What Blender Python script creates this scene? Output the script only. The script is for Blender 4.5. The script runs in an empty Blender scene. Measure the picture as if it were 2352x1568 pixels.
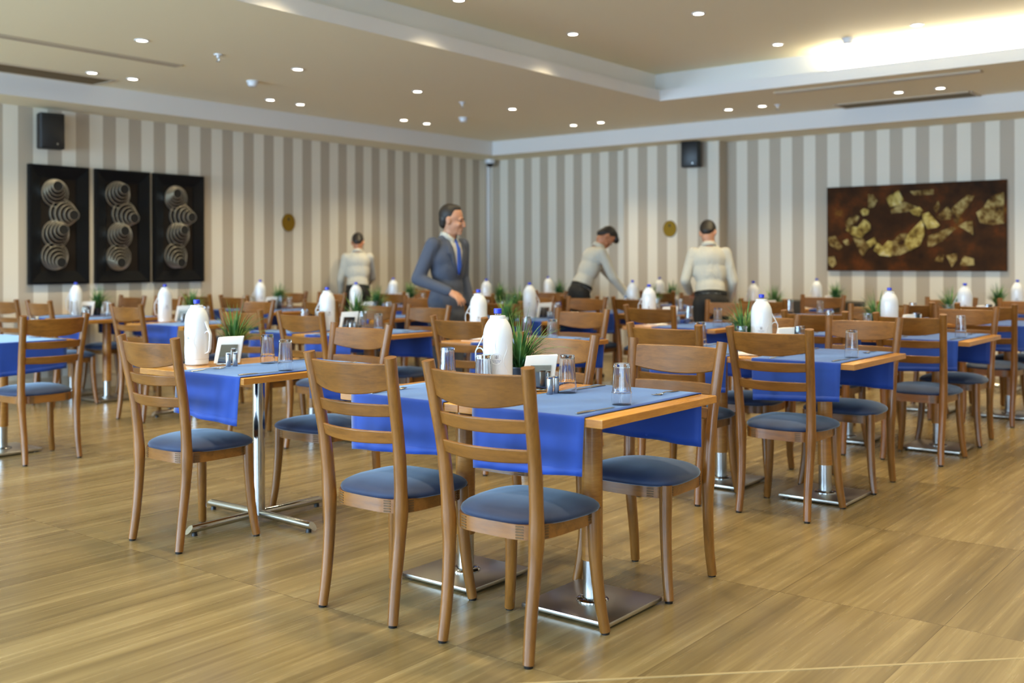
import bpy, bmesh, math, random
from mathutils import Vector, Matrix
from mathutils.bvhtree import BVHTree

C = bpy.context.scene.collection
SC = bpy.context.scene
PI = math.pi
def R(d): return math.radians(d)
def lin(r, g, b):
    f = lambda c: (c/255/12.92) if c <= 10.3 else ((c/255+.055)/1.055)**2.4
    return (f(r), f(g), f(b), 1)

# ------------------------------------------------------------------ camera, world, light, exposure
YAW = R(38.1)
cd = bpy.data.cameras.new('camera')
cd.sensor_width = 36; cd.lens = 36*2400/2352; cd.shift_y = -181/2352
cd.clip_start = .05; cd.clip_end = 60
cd.dof.use_dof = True; cd.dof.focus_distance = 4.0; cd.dof.aperture_fstop = 2.1
cam = bpy.data.objects.new('camera', cd); C.objects.link(cam)
cam.location = (0, 0, 1.25)
cam.rotation_euler = (Matrix.Rotation(YAW, 4, 'Z') @ Matrix.Rotation(R(90), 4, 'X') @ Matrix.Rotation(R(-.14), 4, 'Z')).to_euler()
SC.camera = cam

SC.view_settings.view_transform = 'Standard'
SC.view_settings.look = 'None'
SC.view_settings.gamma = 1
SC.view_settings.use_curve_mapping = False
SC.view_settings.exposure = 0.0
W = bpy.data.worlds.new('world'); SC.world = W; W.use_nodes = True
W.node_tree.nodes['Background'].inputs[0].default_value = (.55, .7, 1, 1)
W.node_tree.nodes['Background'].inputs[1].default_value = .4
SC.cycles.max_bounces = 8; SC.cycles.diffuse_bounces = 6; SC.cycles.glossy_bounces = 4
SC.cycles.transmission_bounces = 8; SC.cycles.transparent_max_bounces = 8
SC.cycles.caustics_refractive = False; SC.cycles.caustics_reflective = False
SC.cycles.sample_clamp_indirect = 6
SC.cycles.use_denoising = True

SPOT_W, SPOT_COL = 42, (1, .82, .50)
DAY_W, DAY_COL = (620, 400, 250, 200), (.50, .74, 1.0)
COVE_W, COVE_COL = 170, (1, .86, .60)

# room (metres): the camera stands at x=0, y=0
XL, XR, YN, YF = -9.8, 4.2, -4.0, 11.95
HS, HM, HL, HU = 2.75, 2.944, 3.055, 3.25          # soffit, main ceiling, tray lip, tray ceiling
SX, SY = -9.24, 11.35                                # soffit edges
TX, TY, TS = -5.55, 9.6, .12                         # tray edge and its setback

def area_light(name, loc, rot, sx, sy, watts, col):
    l = bpy.data.lights.new(name, 'AREA'); l.shape = 'RECTANGLE'; l.size = sx; l.size_y = sy
    l.energy = watts; l.color = col
    o = bpy.data.objects.new(name, l); C.objects.link(o); o.location = loc; o.rotation_euler = rot
    return o
WINS = [(-8.2, 2.6), (-4.6, 2.6), (-1.0, 2.6), (2.4, 2.2)]      # centre x, width: daylight windows in the wall behind the camera
for i, (wx, ww) in enumerate(WINS):
    area_light('window_daylight', (wx, YN-.12, 1.45), (R(90), 0, 0), ww-.1, 2.2, DAY_W[i], DAY_COL)

# ------------------------------------------------------------------ materials
def new_mat(name):
    m = bpy.data.materials.new(name); m.use_nodes = True
    nt = m.node_tree; b = nt.nodes['Principled BSDF']
    return m, nt, b
def N(nt, t, **k):
    n = nt.nodes.new(t)
    for a, v in k.items():
        if a.startswith('i_'):
            key = a[2:]; key = int(key) if key.isdigit() else key.replace('_', ' ')
            n.inputs[key].default_value = v
        else: setattr(n, a, v)
    return n
def plain(name, col, rough=.5, metal=0, **k):
    m, nt, b = new_mat(name)
    b.inputs['Base Color'].default_value = col; b.inputs['Roughness'].default_value = rough; b.inputs['Metallic'].default_value = metal
    for a, v in k.items(): b.inputs[a.replace('_', ' ')].default_value = v
    # a little procedural unevenness in the gloss
    n = N(nt, 'ShaderNodeTexNoise', i_Scale=60.0, i_Detail=2.0)
    tc = N(nt, 'ShaderNodeTexCoord'); nt.links.new(tc.outputs['Object'], n.inputs['Vector'])
    mr = N(nt, 'ShaderNodeMapRange'); mr.inputs[3].default_value = max(0, rough-(.05 if metal < .5 else .015)); mr.inputs[4].default_value = min(1, rough+(.05 if metal < .5 else .015))
    nt.links.new(n.outputs['Fac'], mr.inputs[0]); nt.links.new(mr.outputs[0], b.inputs['Roughness'])
    return m
def ramp(nt, stops):
    r = N(nt, 'ShaderNodeValToRGB'); e = r.color_ramp.elements
    e[0].position, e[0].color = stops[0]; e[1].position, e[1].color = stops[-1]
    for p, c in stops[1:-1]:
        x = e.new(p); x.color = c
    return r
def mathn(nt, op, a, b=None):
    n = N(nt, 'ShaderNodeMath', operation=op)
    for i, v in enumerate((a, b)):
        if v is None: continue
        if isinstance(v, (int, float)): n.inputs[i].default_value = v
        else: nt.links.new(v, n.inputs[i])
    return n.outputs[0]

def wood(name, dark, mid, light, scale, rough=.32, coat=.25, rnd=.12):
    m, nt, b = new_mat(name); L = nt.links
    tc = N(nt, 'ShaderNodeTexCoord'); oi = N(nt, 'ShaderNodeObjectInfo')
    mp = N(nt, 'ShaderNodeMapping'); mp.inputs['Scale'].default_value = scale
    add = N(nt, 'ShaderNodeVectorMath', operation='ADD')
    cx = N(nt, 'ShaderNodeCombineXYZ'); k = mathn(nt, 'MULTIPLY', oi.outputs['Random'], 37.0)
    for i in range(3): L.new(k, cx.inputs[i])
    L.new(tc.outputs['Object'], mp.inputs['Vector']); L.new(mp.outputs[0], add.inputs[0]); L.new(cx.outputs[0], add.inputs[1])
    n1 = N(nt, 'ShaderNodeTexNoise', i_Scale=1.0, i_Detail=5.0, i_Roughness=.6, i_Distortion=.6); L.new(add.outputs[0], n1.inputs['Vector'])
    n2 = N(nt, 'ShaderNodeTexNoise', i_Scale=6.0, i_Detail=3.0, i_Roughness=.7); L.new(add.outputs[0], n2.inputs['Vector'])
    f = mathn(nt, 'ADD', mathn(nt, 'MULTIPLY', n1.outputs['Fac'], .7), mathn(nt, 'MULTIPLY', n2.outputs['Fac'], .3))
    r = ramp(nt, [(.32, dark), (.5, mid), (.68, light)]); L.new(f, r.inputs[0])
    hs = N(nt, 'ShaderNodeHueSaturation'); L.new(r.outputs[0], hs.inputs['Color'])
    mr = N(nt, 'ShaderNodeMapRange'); mr.inputs[3].default_value = 1-rnd; mr.inputs[4].default_value = 1+rnd
    L.new(oi.outputs['Random'], mr.inputs[0]); L.new(mr.outputs[0], hs.inputs['Value'])
    L.new(hs.outputs[0], b.inputs['Base Color'])
    b.inputs['Roughness'].default_value = rough
    b.inputs['Coat Weight'].default_value = coat; b.inputs['Coat Roughness'].default_value = .22
    return m

M = {}
M['chair_wood'] = wood('chair_wood', lin(100, 62, 20), lin(126, 80, 28), lin(142, 93, 36), (34, 34, 3.2))
M['rail_wood'] = wood('rail_wood', lin(98, 60, 20), lin(124, 78, 28), lin(140, 91, 36), (3.2, 22, 30))
M['table_wood'] = wood('table_wood', lin(184, 122, 46), lin(206, 146, 62), lin(222, 166, 82), (34, 3.5, 30), rough=.22, coat=.4)
M['edge_shade_sleeve_wood'] = wood('edge_shade_sleeve_wood', lin(150, 96, 34), lin(170, 112, 44), lin(186, 130, 58), (8, 8, 60))  # table wood darkened to paint in the shade on its edges; also the pole sleeve
M['steel'] = plain('brushed_steel', (.48, .48, .48, 1), .24, 1)
M['chrome'] = plain('chrome', (.55, .55, .55, 1), .1, 1)
M['plate_steel'] = plain('base_plate_steel', (.60, .57, .51, 1), .30, 1)
M['black'] = plain('black_plastic', lin(18, 18, 20), .4)
M['white_plastic'] = plain('white_gloss_plastic', lin(222, 225, 230), .16)
M['blue_cap'] = plain('blue_cap', lin(38, 56, 196), .3)
M['white_paint'] = plain('white_paint', lin(226, 224, 222), .6)
M['ceiling_paint'] = plain('ceiling_paint', lin(236, 230, 202), .7)
M['floor_strip'] = plain('floor_strip', lin(168, 150, 112), .4)
M['trim_paint'] = plain('trim_paint', lin(214, 200, 176), .5)
M['napkin'] = plain('white_paper', lin(240, 238, 234), .9)
M['joint'] = plain('joint_line', lin(92, 66, 34), .6)
M['pot'] = plain('dark_pot', lin(34, 38, 44), .4)
M['grey_fabric'] = plain('grey_fabric', lin(78, 74, 70), .9)
M['emboss'] = plain('embossed_white', lin(226, 230, 236), .2)
M['logo_ink'] = plain('logo_ink', lin(70, 52, 60), .5)
M['text_ink'] = plain('text_ink', lin(66, 92, 150), .5)
M['speaker_black'] = plain('speaker_black', lin(20, 20, 20), .5)
M['brass'] = plain('brass', lin(150, 116, 30), .38, .7)
M['dark_emblem'] = plain('dark_emblem', lin(50, 52, 26), .5)
M['vent_dark'] = plain('vent_dark', lin(128, 108, 78), .8)
M['vent_paint'] = plain('vent_paint', lin(196, 182, 158), .6)
M['frame_black'] = plain('frame_black', lin(10, 12, 15), .4, 0, Specular_IOR_Level=.2)
M['backing_brown'] = plain('backing_brown', lin(30, 23, 17), .6, 0, Specular_IOR_Level=.2)
M['silver'] = plain('hammered_silver', (.80, .75, .64, 1), .38, 1)
M['hole_black'] = plain('hole_black', lin(14, 14, 13), .6)
M['navy_napkin'] = plain('navy_napkin', lin(30, 62, 140), .8)

def glass_mat(name, col, rough, ior):
    m, nt, b = new_mat(name)
    b.inputs['Base Color'].default_value = col; b.inputs['Roughness'].default_value = rough
    b.inputs['Transmission Weight'].default_value = 1; b.inputs['IOR'].default_value = ior
    return m
M['glass'] = glass_mat('clear_glass', (1, 1, 1, 1), .0, 1.45)
M['clear_plastic'] = glass_mat('clear_plastic', (.96, .97, 1, 1), .05, 1.3)

def fabric(name, a, c, sheen, tint, scale, rnd=.1):
    m, nt, b = new_mat(name); L = nt.links
    tc = N(nt, 'ShaderNodeTexCoord'); oi = N(nt, 'ShaderNodeObjectInfo')
    n1 = N(nt, 'ShaderNodeTexNoise', i_Scale=scale, i_Detail=3.0)
    add = N(nt, 'ShaderNodeVectorMath', operation='ADD'); L.new(tc.outputs['Object'], add.inputs[0])
    cx = N(nt, 'ShaderNodeCombineXYZ'); k = mathn(nt, 'MULTIPLY', oi.outputs['Random'], 23.0)
    L.new(k, cx.inputs[0]); L.new(k, cx.inputs[1]); L.new(cx.outputs[0], add.inputs[1]); L.new(add.outputs[0], n1.inputs['Vector'])
    r = ramp(nt, [(.35, a), (.68, c)]); L.new(n1.outputs['Fac'], r.inputs[0])
    hs = N(nt, 'ShaderNodeHueSaturation'); L.new(r.outputs[0], hs.inputs['Color'])
    mr = N(nt, 'ShaderNodeMapRange'); mr.inputs[3].default_value = 1-rnd; mr.inputs[4].default_value = 1+rnd
    L.new(oi.outputs['Random'], mr.inputs[0]); L.new(mr.outputs[0], hs.inputs['Value']); L.new(hs.outputs[0], b.inputs['Base Color'])
    b.inputs['Roughness'].default_value = .7; b.inputs['Specular IOR Level'].default_value = .6
    b.inputs['Sheen Weight'].default_value = sheen; b.inputs['Sheen Roughness'].default_value = .35; b.inputs['Sheen Tint'].default_value = tint
    n2 = N(nt, 'ShaderNodeTexNoise', i_Scale=420.0, i_Detail=1.0); L.new(tc.outputs['Object'], n2.inputs['Vector'])
    bp = N(nt, 'ShaderNodeBump', i_Strength=.15, i_Distance=.001); L.new(n2.outputs['Fac'], bp.inputs['Height']); L.new(bp.outputs[0], b.inputs['Normal'])
    return m
M['seat_fabric'] = fabric('seat_fabric', lin(10, 28, 62), lin(28, 52, 90), .5, (.62, .80, 1, 1), 4, .14)
M['runner_cloth'] = fabric('runner_cloth', lin(6, 58, 150), lin(8, 64, 162), .6, (.72, .92, 1, 1), 8, .05)

def grass_mat():
    m, nt, b = new_mat('plant_leaf'); L = nt.links
    tc = N(nt, 'ShaderNodeTexCoord'); n = N(nt, 'ShaderNodeTexNoise', i_Scale=16.0, i_Detail=2.0); L.new(tc.outputs['Object'], n.inputs['Vector'])
    r = ramp(nt, [(.3, lin(30, 66, 34)), (.5, lin(58, 112, 56)), (.72, lin(140, 170, 80))]); L.new(n.outputs['Fac'], r.inputs[0])
    L.new(r.outputs[0], b.inputs['Base Color']); b.inputs['Roughness'].default_value = .5
    return m
M['leaf'] = grass_mat()

def floor_mat():
    m, nt, b = new_mat('striped_stone_tile'); L = nt.links
    tc = N(nt, 'ShaderNodeTexCoord'); sp = N(nt, 'ShaderNodeSeparateXYZ'); L.new(tc.outputs['Object'], sp.inputs[0])
    tx = mathn(nt, 'DIVIDE', mathn(nt, 'ADD', sp.outputs[0], 1.05), .6)
    ty = mathn(nt, 'DIVIDE', mathn(nt, 'SUBTRACT', sp.outputs[1], 2.57), 1.17)
    ix = mathn(nt, 'FLOOR', tx); iy = mathn(nt, 'FLOOR', ty); fx = mathn(nt, 'FRACT', tx); fy = mathn(nt, 'FRACT', ty)
    idv = N(nt, 'ShaderNodeCombineXYZ'); L.new(ix, idv.inputs[0]); L.new(iy, idv.inputs[1])
    wn = N(nt, 'ShaderNodeTexWhiteNoise', noise_dimensions='2D'); L.new(idv.outputs[0], wn.inputs['Vector'])
    off = N(nt, 'ShaderNodeVectorMath', operation='SCALE'); L.new(wn.outputs['Color'], off.inputs[0]); off.inputs['Scale'].default_value = 40
    def stri(sx, sy, det, dist):
        cv = N(nt, 'ShaderNodeCombineXYZ'); L.new(mathn(nt, 'MULTIPLY', sp.outputs[0], sx), cv.inputs[0]); L.new(mathn(nt, 'MULTIPLY', sp.outputs[1], sy), cv.inputs[1])
        ad = N(nt, 'ShaderNodeVectorMath', operation='ADD'); L.new(cv.outputs[0], ad.inputs[0]); L.new(off.outputs[0], ad.inputs[1])
        n = N(nt, 'ShaderNodeTexNoise', i_Scale=1.0, i_Detail=det, i_Roughness=.6, i_Distortion=dist); L.new(ad.outputs[0], n.inputs['Vector'])
        return n.outputs['Fac']
    a = stri(9, .45, 4.0, .35); c = stri(46, 1.1, 3.0, .2)
    f = mathn(nt, 'ADD', mathn(nt, 'ADD', mathn(nt, 'MULTIPLY', a, .62), mathn(nt, 'MULTIPLY', c, .38)), mathn(nt, 'MULTIPLY', mathn(nt, 'SUBTRACT', wn.outputs['Value'], .5), .12))
    r = ramp(nt, [(.28, lin(100, 85, 56)), (.44, lin(123, 105, 70)), (.57, lin(142, 123, 85)), (.74, lin(168, 150, 110))]); L.new(f, r.inputs[0])
    ex = mathn(nt, 'MINIMUM', fx, mathn(nt, 'SUBTRACT', 1.0, fx)); ey = mathn(nt, 'MULTIPLY', mathn(nt, 'MINIMUM', fy, mathn(nt, 'SUBTRACT', 1.0, fy)), 1.95)
    g = mathn(nt, 'LESS_THAN', mathn(nt, 'MINIMUM', ex, ey), .0022)
    mx = N(nt, 'ShaderNodeMix', data_type='RGBA'); L.new(g, mx.inputs['Factor']); L.new(r.outputs[0], mx.inputs['A']); mx.inputs['B'].default_value = lin(96, 78, 48)
    L.new(mx.outputs['Result'], b.inputs['Base Color'])
    mr = N(nt, 'ShaderNodeMapRange'); mr.inputs[3].default_value = .17; mr.inputs[4].default_value = .34; L.new(c, mr.inputs[0]); L.new(mr.outputs[0], b.inputs['Roughness'])
    b.inputs['Specular IOR Level'].default_value = .45
    return m
M['floor'] = floor_mat()

def stripe_mat(name, axis, off):
    m, nt, b = new_mat(name); L = nt.links
    tc = N(nt, 'ShaderNodeTexCoord'); sp = N(nt, 'ShaderNodeSeparateXYZ'); L.new(tc.outputs['Object'], sp.inputs[0])
    t = mathn(nt, 'FRACT', mathn(nt, 'DIVIDE', mathn(nt, 'SUBTRACT', sp.outputs[axis], off), .29))
    s = mathn(nt, 'LESS_THAN', t, .5)
    mx = N(nt, 'ShaderNodeMix', data_type='RGBA'); L.new(s, mx.inputs['Factor'])
    mx.inputs['A'].default_value = lin(184, 172, 154); mx.inputs['B'].default_value = lin(228, 221, 206)
    n = N(nt, 'ShaderNodeTexNoise', i_Scale=220.0, i_Detail=2.0); L.new(tc.outputs['Object'], n.inputs['Vector'])
    mr = N(nt, 'ShaderNodeMapRange'); mr.inputs[3].default_value = .96; mr.inputs[4].default_value = 1.04; L.new(n.outputs['Fac'], mr.inputs[0])
    hs = N(nt, 'ShaderNodeHueSaturation'); L.new(mx.outputs['Result'], hs.inputs['Color']); L.new(mr.outputs[0], hs.inputs['Value'])
    L.new(hs.outputs[0], b.inputs['Base Color']); b.inputs['Roughness'].default_value = .55
    return m
M['stripe_left'] = stripe_mat('striped_wallpaper_left', 1, 5.055)
M['stripe_far'] = stripe_mat('striped_wallpaper_far', 0, -5.818)

def rust_mat(name, stops, scale):
    m, nt, b = new_mat(name); L = nt.links
    tc = N(nt, 'ShaderNodeTexCoord'); n = N(nt, 'ShaderNodeTexNoise', i_Scale=scale, i_Detail=8.0, i_Roughness=.65); L.new(tc.outputs['Object'], n.inputs['Vector'])
    r = ramp(nt, stops); L.new(n.outputs['Fac'], r.inputs[0]); L.new(r.outputs[0], b.inputs['Base Color'])
    b.inputs['Roughness'].default_value = .7; b.inputs['Specular IOR Level'].default_value = .15
    return m
M['rust'] = rust_mat('rust_brown_canvas', [(.3, lin(32, 20, 10)), (.5, lin(62, 36, 14)), (.64, lin(96, 50, 16)), (.8, lin(150, 110, 40))], 3.2)
M['leaf_gold'] = rust_mat('patchy_gold', [(.34, lin(70, 44, 16)), (.46, lin(150, 126, 60)), (.6, lin(206, 186, 110)), (.74, lin(214, 210, 190))], 11)
M['leaf_dim'] = rust_mat('dim_gold', [(.36, lin(58, 34, 14)), (.47, lin(112, 86, 40)), (.62, lin(176, 158, 104))], 12)

def emit(name, col, s):
    m, nt, b = new_mat(name); b.inputs['Base Color'].default_value = (0, 0, 0, 1)
    b.inputs['Emission Color'].default_value = col; b.inputs['Emission Strength'].default_value = s
    return m
M['lamp_glow'] = emit('downlight_glow', (1, .9, .72, 1), 14)
M['led_glow'] = emit('led_glow', (1, .9, .7, 1), 12)
# people
M['skin'] = plain('skin', lin(196, 142, 112), .5, 0, Subsurface_Weight=.1)
M['skin_dark'] = plain('skin_tan', lin(182, 122, 88), .5, 0, Subsurface_Weight=.1)
M['hair'] = plain('dark_hair', lin(34, 27, 22), .55)
def cloth(name, col, scale, dist):
    m = plain(name, col, .88); nt = m.node_tree; b = nt.nodes['Principled BSDF']
    tc = N(nt, 'ShaderNodeTexCoord'); mp = N(nt, 'ShaderNodeMapping'); mp.inputs['Scale'].default_value = (1, 1, .55); mp.inputs['Rotation'].default_value = (.5, .3, 0)
    n = N(nt, 'ShaderNodeTexNoise', i_Scale=scale, i_Detail=2.0, i_Distortion=.8)
    nt.links.new(tc.outputs['Object'], mp.inputs['Vector']); nt.links.new(mp.outputs[0], n.inputs['Vector'])
    bp = N(nt, 'ShaderNodeBump', i_Strength=1.0, i_Distance=dist); nt.links.new(n.outputs['Fac'], bp.inputs['Height']); nt.links.new(bp.outputs[0], b.inputs['Normal'])
    return m
M['suit'] = cloth('grey_suit', lin(76, 82, 98), 8, .012)
M['shirt'] = cloth('white_shirt', lin(190, 186, 174), 9, .022)
M['mirror_plate'] = plain('mirror_plate', (.34, .31, .27, 1), .06, 1)
M['tie'] = plain('blue_tie', lin(40, 84, 186), .5)
M['trousers'] = plain('black_trousers', lin(26, 22, 18), .8)
M['shoe'] = plain('black_shoe', lin(16, 14, 13), .35)
M['glove'] = plain('blue_glove', lin(70, 140, 200), .5)
M['eye'] = plain('eye_dark', lin(36, 26, 20), .3)
M['lip'] = plain('lip', lin(160, 100, 88), .5)

# ------------------------------------------------------------------ mesh helpers
class MB:
    def __init__(s): s.v = []; s.f = []; s.m = []
    def add(s, vs, fs, mi=0):
        k = len(s.v); s.v += [tuple(v) for v in vs]; s.f += [tuple(i+k for i in f) for f in fs]; s.m += [mi]*len(fs)
    def box(s, x0, x1, y0, y1, z0, z1, mi=0):
        v = [(x, y, z) for z in (z0, z1) for y in (y0, y1) for x in (x0, x1)]
        s.add(v, [(0, 2, 3, 1), (4, 5, 7, 6), (0, 1, 5, 4), (2, 6, 7, 3), (0, 4, 6, 2), (1, 3, 7, 5)], mi)
    def bbox(s, x0, x1, y0, y1, z0, z1, bev, seg=2, mi=0):
        bm = bmesh.new(); bmesh.ops.create_cube(bm, size=1)
        for v in bm.verts: v.co = ((x0+x1)/2+v.co.x*(x1-x0), (y0+y1)/2+v.co.y*(y1-y0), (z0+z1)/2+v.co.z*(z1-z0))
        bmesh.ops.bevel(bm, geom=bm.edges[:], offset=bev, segments=seg, profile=.5, affect='EDGES')
        s.bm(bm, mi)
    def bm(s, bm, mi=0):
        bm.verts.index_update(); s.add([v.co[:] for v in bm.verts], [[v.index for v in f.verts] for f in bm.faces], mi); bm.free()
    def tube(s, pts, rad, seg=10, mi=0, cap=True, sq=None):
        P = [Vector(p) for p in pts]; n = len(P)
        if not hasattr(rad, '__len__'): rad = [rad]*n
        vs = []; up = None
        for i in range(n):
            t = (P[min(i+1, n-1)]-P[max(i-1, 0)]).normalized()
            if up is None:
                up = Vector((0, 0, 1)) if abs(t.z) < .9 else Vector((1, 0, 0))
            a = t.cross(up).normalized(); b = a.cross(t).normalized(); up = b
            for k in range(seg):
                q = 2*PI*k/seg; ca, sb = math.cos(q), math.sin(q)
                if sq: ca *= sq[0]; sb *= sq[1]
                vs.append(P[i]+a*(rad[i]*ca)+b*(rad[i]*sb))
        fs = []
        for i in range(n-1):
            for k in range(seg):
                k2 = (k+1) % seg; fs.append((i*seg+k, (i+1)*seg+k, (i+1)*seg+k2, i*seg+k2))
        if cap: fs += [tuple(range(seg)), tuple((n-1)*seg+k for k in reversed(range(seg)))]
        s.add(vs, fs, mi)
    def lathe(s, prof, seg=24, mi=0, c=(0, 0, 0)):
        vs = []; fs = []; n = len(prof)
        for r, z in prof:
            for k in range(seg):
                q = 2*PI*k/seg; vs.append((c[0]+r*math.cos(q), c[1]+r*math.sin(q), c[2]+z))
        for i in range(n-1):
            for k in range(seg):
                k2 = (k+1) % seg; fs.append((i*seg+k, i*seg+k2, (i+1)*seg+k2, (i+1)*seg+k))
        if prof[0][0] > 1e-6: fs.append(tuple(reversed(range(seg))))
        if prof[-1][0] > 1e-6: fs.append(tuple((n-1)*seg+k for k in range(seg)))
        s.add(vs, fs, mi)
    def prism(s, poly, z0, z1, mi=0, axes='xyz'):
        n = len(poly); vs = [(x, y, z0) for x, y in poly]+[(x, y, z1) for x, y in poly]
        fs = [tuple(reversed(range(n))), tuple(range(n, 2*n))]+[(i, (i+1) % n, n+(i+1) % n, n+i) for i in range(n)]
        if axes != 'xyz':
            d = {'x': 0, 'y': 1, 'z': 2}; vs = [tuple(v[d[a]] for a in axes) for v in vs]
        s.add(vs, fs, mi)
    def grid(s, fn, nu, nv, mi=0):
        vs = [fn(i/nu, j/nv) for i in range(nu+1) for j in range(nv+1)]
        fs = [(i*(nv+1)+j, (i+1)*(nv+1)+j, (i+1)*(nv+1)+j+1, i*(nv+1)+j+1) for i in range(nu) for j in range(nv)]
        s.add(vs, fs, mi)
    def xf(s, mat):
        s.v = [tuple(mat @ Vector(v)) for v in s.v]; return s
    def build(s, name, mats, parent=None, smooth=True, angle=38, fix=True):
        me = bpy.data.meshes.new(name); me.from_pydata(s.v, [], s.f)
        if not isinstance(mats, (list, tuple)): mats = [mats]
        for m in mats: me.materials.append(M[m])
        me.polygons.foreach_set('material_index', s.m)
        if fix:
            bm = bmesh.new(); bm.from_mesh(me)
            bmesh.ops.recalc_face_normals(bm, faces=bm.faces[:]); bm.to_mesh(me); bm.free()
        if smooth:
            me.shade_smooth()
            if angle < 180: me.set_sharp_from_angle(angle=R(angle))
        o = bpy.data.objects.new(name, me); C.objects.link(o)
        if parent: o.parent = parent
        return o
def tag(o, label, cat, group=None, kind=None):
    o['label'] = label; o['category'] = cat
    if group: o['group'] = group
    if kind: o['kind'] = kind
    return o
def empty(name, loc=(0, 0, 0), rz=0):
    o = bpy.data.objects.new(name, None); C.objects.link(o); o.location = loc; o.rotation_euler = (0, 0, rz)
    o.empty_display_size = .1
    return o
KIDS = {}
def kids(o):
    return [c for c in KIDS.get(o.name, []) ] if o.name in KIDS else list(o.children)
def dup(o, parent=None):
    c = o.copy(); C.objects.link(c)
    if parent: c.parent = parent
    ks = kids(o); KIDS[o.name] = ks; KIDS[c.name] = [dup(k, c) for k in ks]
    return c
class Proto:
    """first call hands out the original, later calls copies of the thing and all its parts"""
    def __init__(s, root): s.root = root; s.used = False
    def get(s, loc, rz, label, cat, group=None):
        o = s.root if not s.used else dup(s.root); s.used = True
        o.location = loc; o.rotation_euler = (0, 0, rz)
        for k in ('label', 'category', 'group'):
            if k in o: del o[k]
        return tag(o, label, cat, group)
def struct(o):
    o['kind'] = 'structure'; return o

# ------------------------------------------------------------------ the room
def room():
    b = MB(); b.box(XL-.2, XR+.2, YN-.2, YF+.2, -.1, 0); struct(b.build('floor', 'floor', smooth=False))
    b = MB(); b.box(XL-.2, XL, YN-.2, YF+.2, 0, 3.5); struct(b.build('wall_left', 'stripe_left', smooth=False))
    b = MB(); b.box(XL, XR+.2, YF, YF+.2, 0, 3.5); struct(b.build('wall_far', 'stripe_far', smooth=False))
    b = MB(); b.box(-7.34, -5.95, YF-.2, YF, 0, HS); struct(b.build('wall_pier', 'stripe_far', smooth=False))   # shallow pier
    b = MB(); b.box(XR, XR+.2, YN-.2, YF, 0, 3.5); struct(b.build('wall_right', 'white_paint', smooth=False))
    b = MB(); edges = [XL]
    for wx, ww in WINS: edges += [wx-ww/2, wx+ww/2]
    edges.append(XR)
    for i in range(0, len(edges), 2): b.box(edges[i], edges[i+1], YN-.2, YN, 0, 3.5)
    for wx, ww in WINS: b.box(wx-ww/2, wx+ww/2, YN-.2, YN, 0, .3); b.box(wx-ww/2, wx+ww/2, YN-.2, YN, 2.65, 3.5)
    struct(b.build('wall_back', 'white_paint', smooth=False))
    for i, (wx, ww) in enumerate(WINS):
        b = MB(); x0, x1 = wx-ww/2, wx+ww/2
        for a, c in ((x0, x0+.06), (wx-.03, wx+.03), (x1-.06, x1)): b.box(a, c, YN-.1, YN-.04, .3, 2.65)
        for a, c in ((.3, .36), (2.59, 2.65)): b.box(x0, x1, YN-.1, YN-.04, a, c)
        struct(b.build('window_%d' % (i+1), 'white_paint', smooth=False))
    # stepped ceiling: soffit band, main ceiling, tray with a lip and a hidden ledge
    b = MB()
    b.box(XL, SX, YN, YF, HS, HS+.6); b.box(SX, XR, SY, YF, HS, HS+.6)
    struct(b.build('ceiling_soffit', ['ceiling_paint'], smooth=False))
    b = MB(); b.box(SX, SX+.006, YN, SY, HS, HM); b.box(SX, XR, SY-.006, SY, HS, HM)
    struct(b.build('trim_1', 'white_paint', smooth=False))
    b = MB()
    b.box(SX, TX, YN, SY, HM, HL); b.box(TX, XR, TY, SY, HM, HL)
    struct(b.build('ceiling_main', 'ceiling_paint', smooth=False))
    b = MB()
    b.box(TX, TX+.006, YN, TY, HM, HL); b.box(TX, XR, TY-.006, TY, HM, HL)      # lip of the tray
    struct(b.build('trim_2', 'white_paint', smooth=False))
    b = MB()
    b.box(SX, TX-TS, YN, SY, HL, HU+.1); b.box(TX-TS, XR, TY+TS, SY, HL, HU+.1)  # set-back sides above the ledge
    struct(b.build('trim_3', 'white_paint', smooth=False))
    b = MB(); b.box(TX-TS, XR, YN, TY+TS, HU, HU+.1)
    struct(b.build('ceiling_tray', 'ceiling_paint', smooth=False))
    # skirting
    for nm, bx in (('baseboard_left', (XL, XL+.015, YN, YF)), ('baseboard_far', (XL, XR, YF-.015, YF))):
        b = MB(); b.box(bx[0], bx[1], bx[2], bx[3], 0, .13); b.box(bx[0], bx[1]+(.006 if 'left' in nm else 0), bx[2]-(.006 if 'far' in nm else 0), bx[3], .13, .15)
        if 'far' in nm: b.box(-7.355, -5.935, YF-.215, YF, 0, .15)
        struct(b.build(nm, 'trim_paint', smooth=False))
    b = MB(); b.box(XL, XL+.05, YF-.05, YF, .15, HS); struct(b.build('trim_4', 'white_paint', smooth=False))   # pale strip in the corner
    # pale diagonal strip let into the floor
    b = MB(); d = .004
    b.add([(-2.3-d, 2.05+d, .0012), (-2.3+d, 2.05-d, .0012), (.4+d, 4.75-d, .0012), (.4-d, 4.75+d, .0012),
           (-2.3-d, 2.05+d, 0), (-2.3+d, 2.05-d, 0), (.4+d, 4.75-d, 0), (.4-d, 4.75+d, 0)],
          [(0, 1, 2, 3), (4, 7, 6, 5), (0, 4, 5, 1), (1, 5, 6, 2), (2, 6, 7, 3), (3, 7, 4, 0)])
    struct(b.build('trim_5', 'floor_strip', smooth=False))
room()

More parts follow.
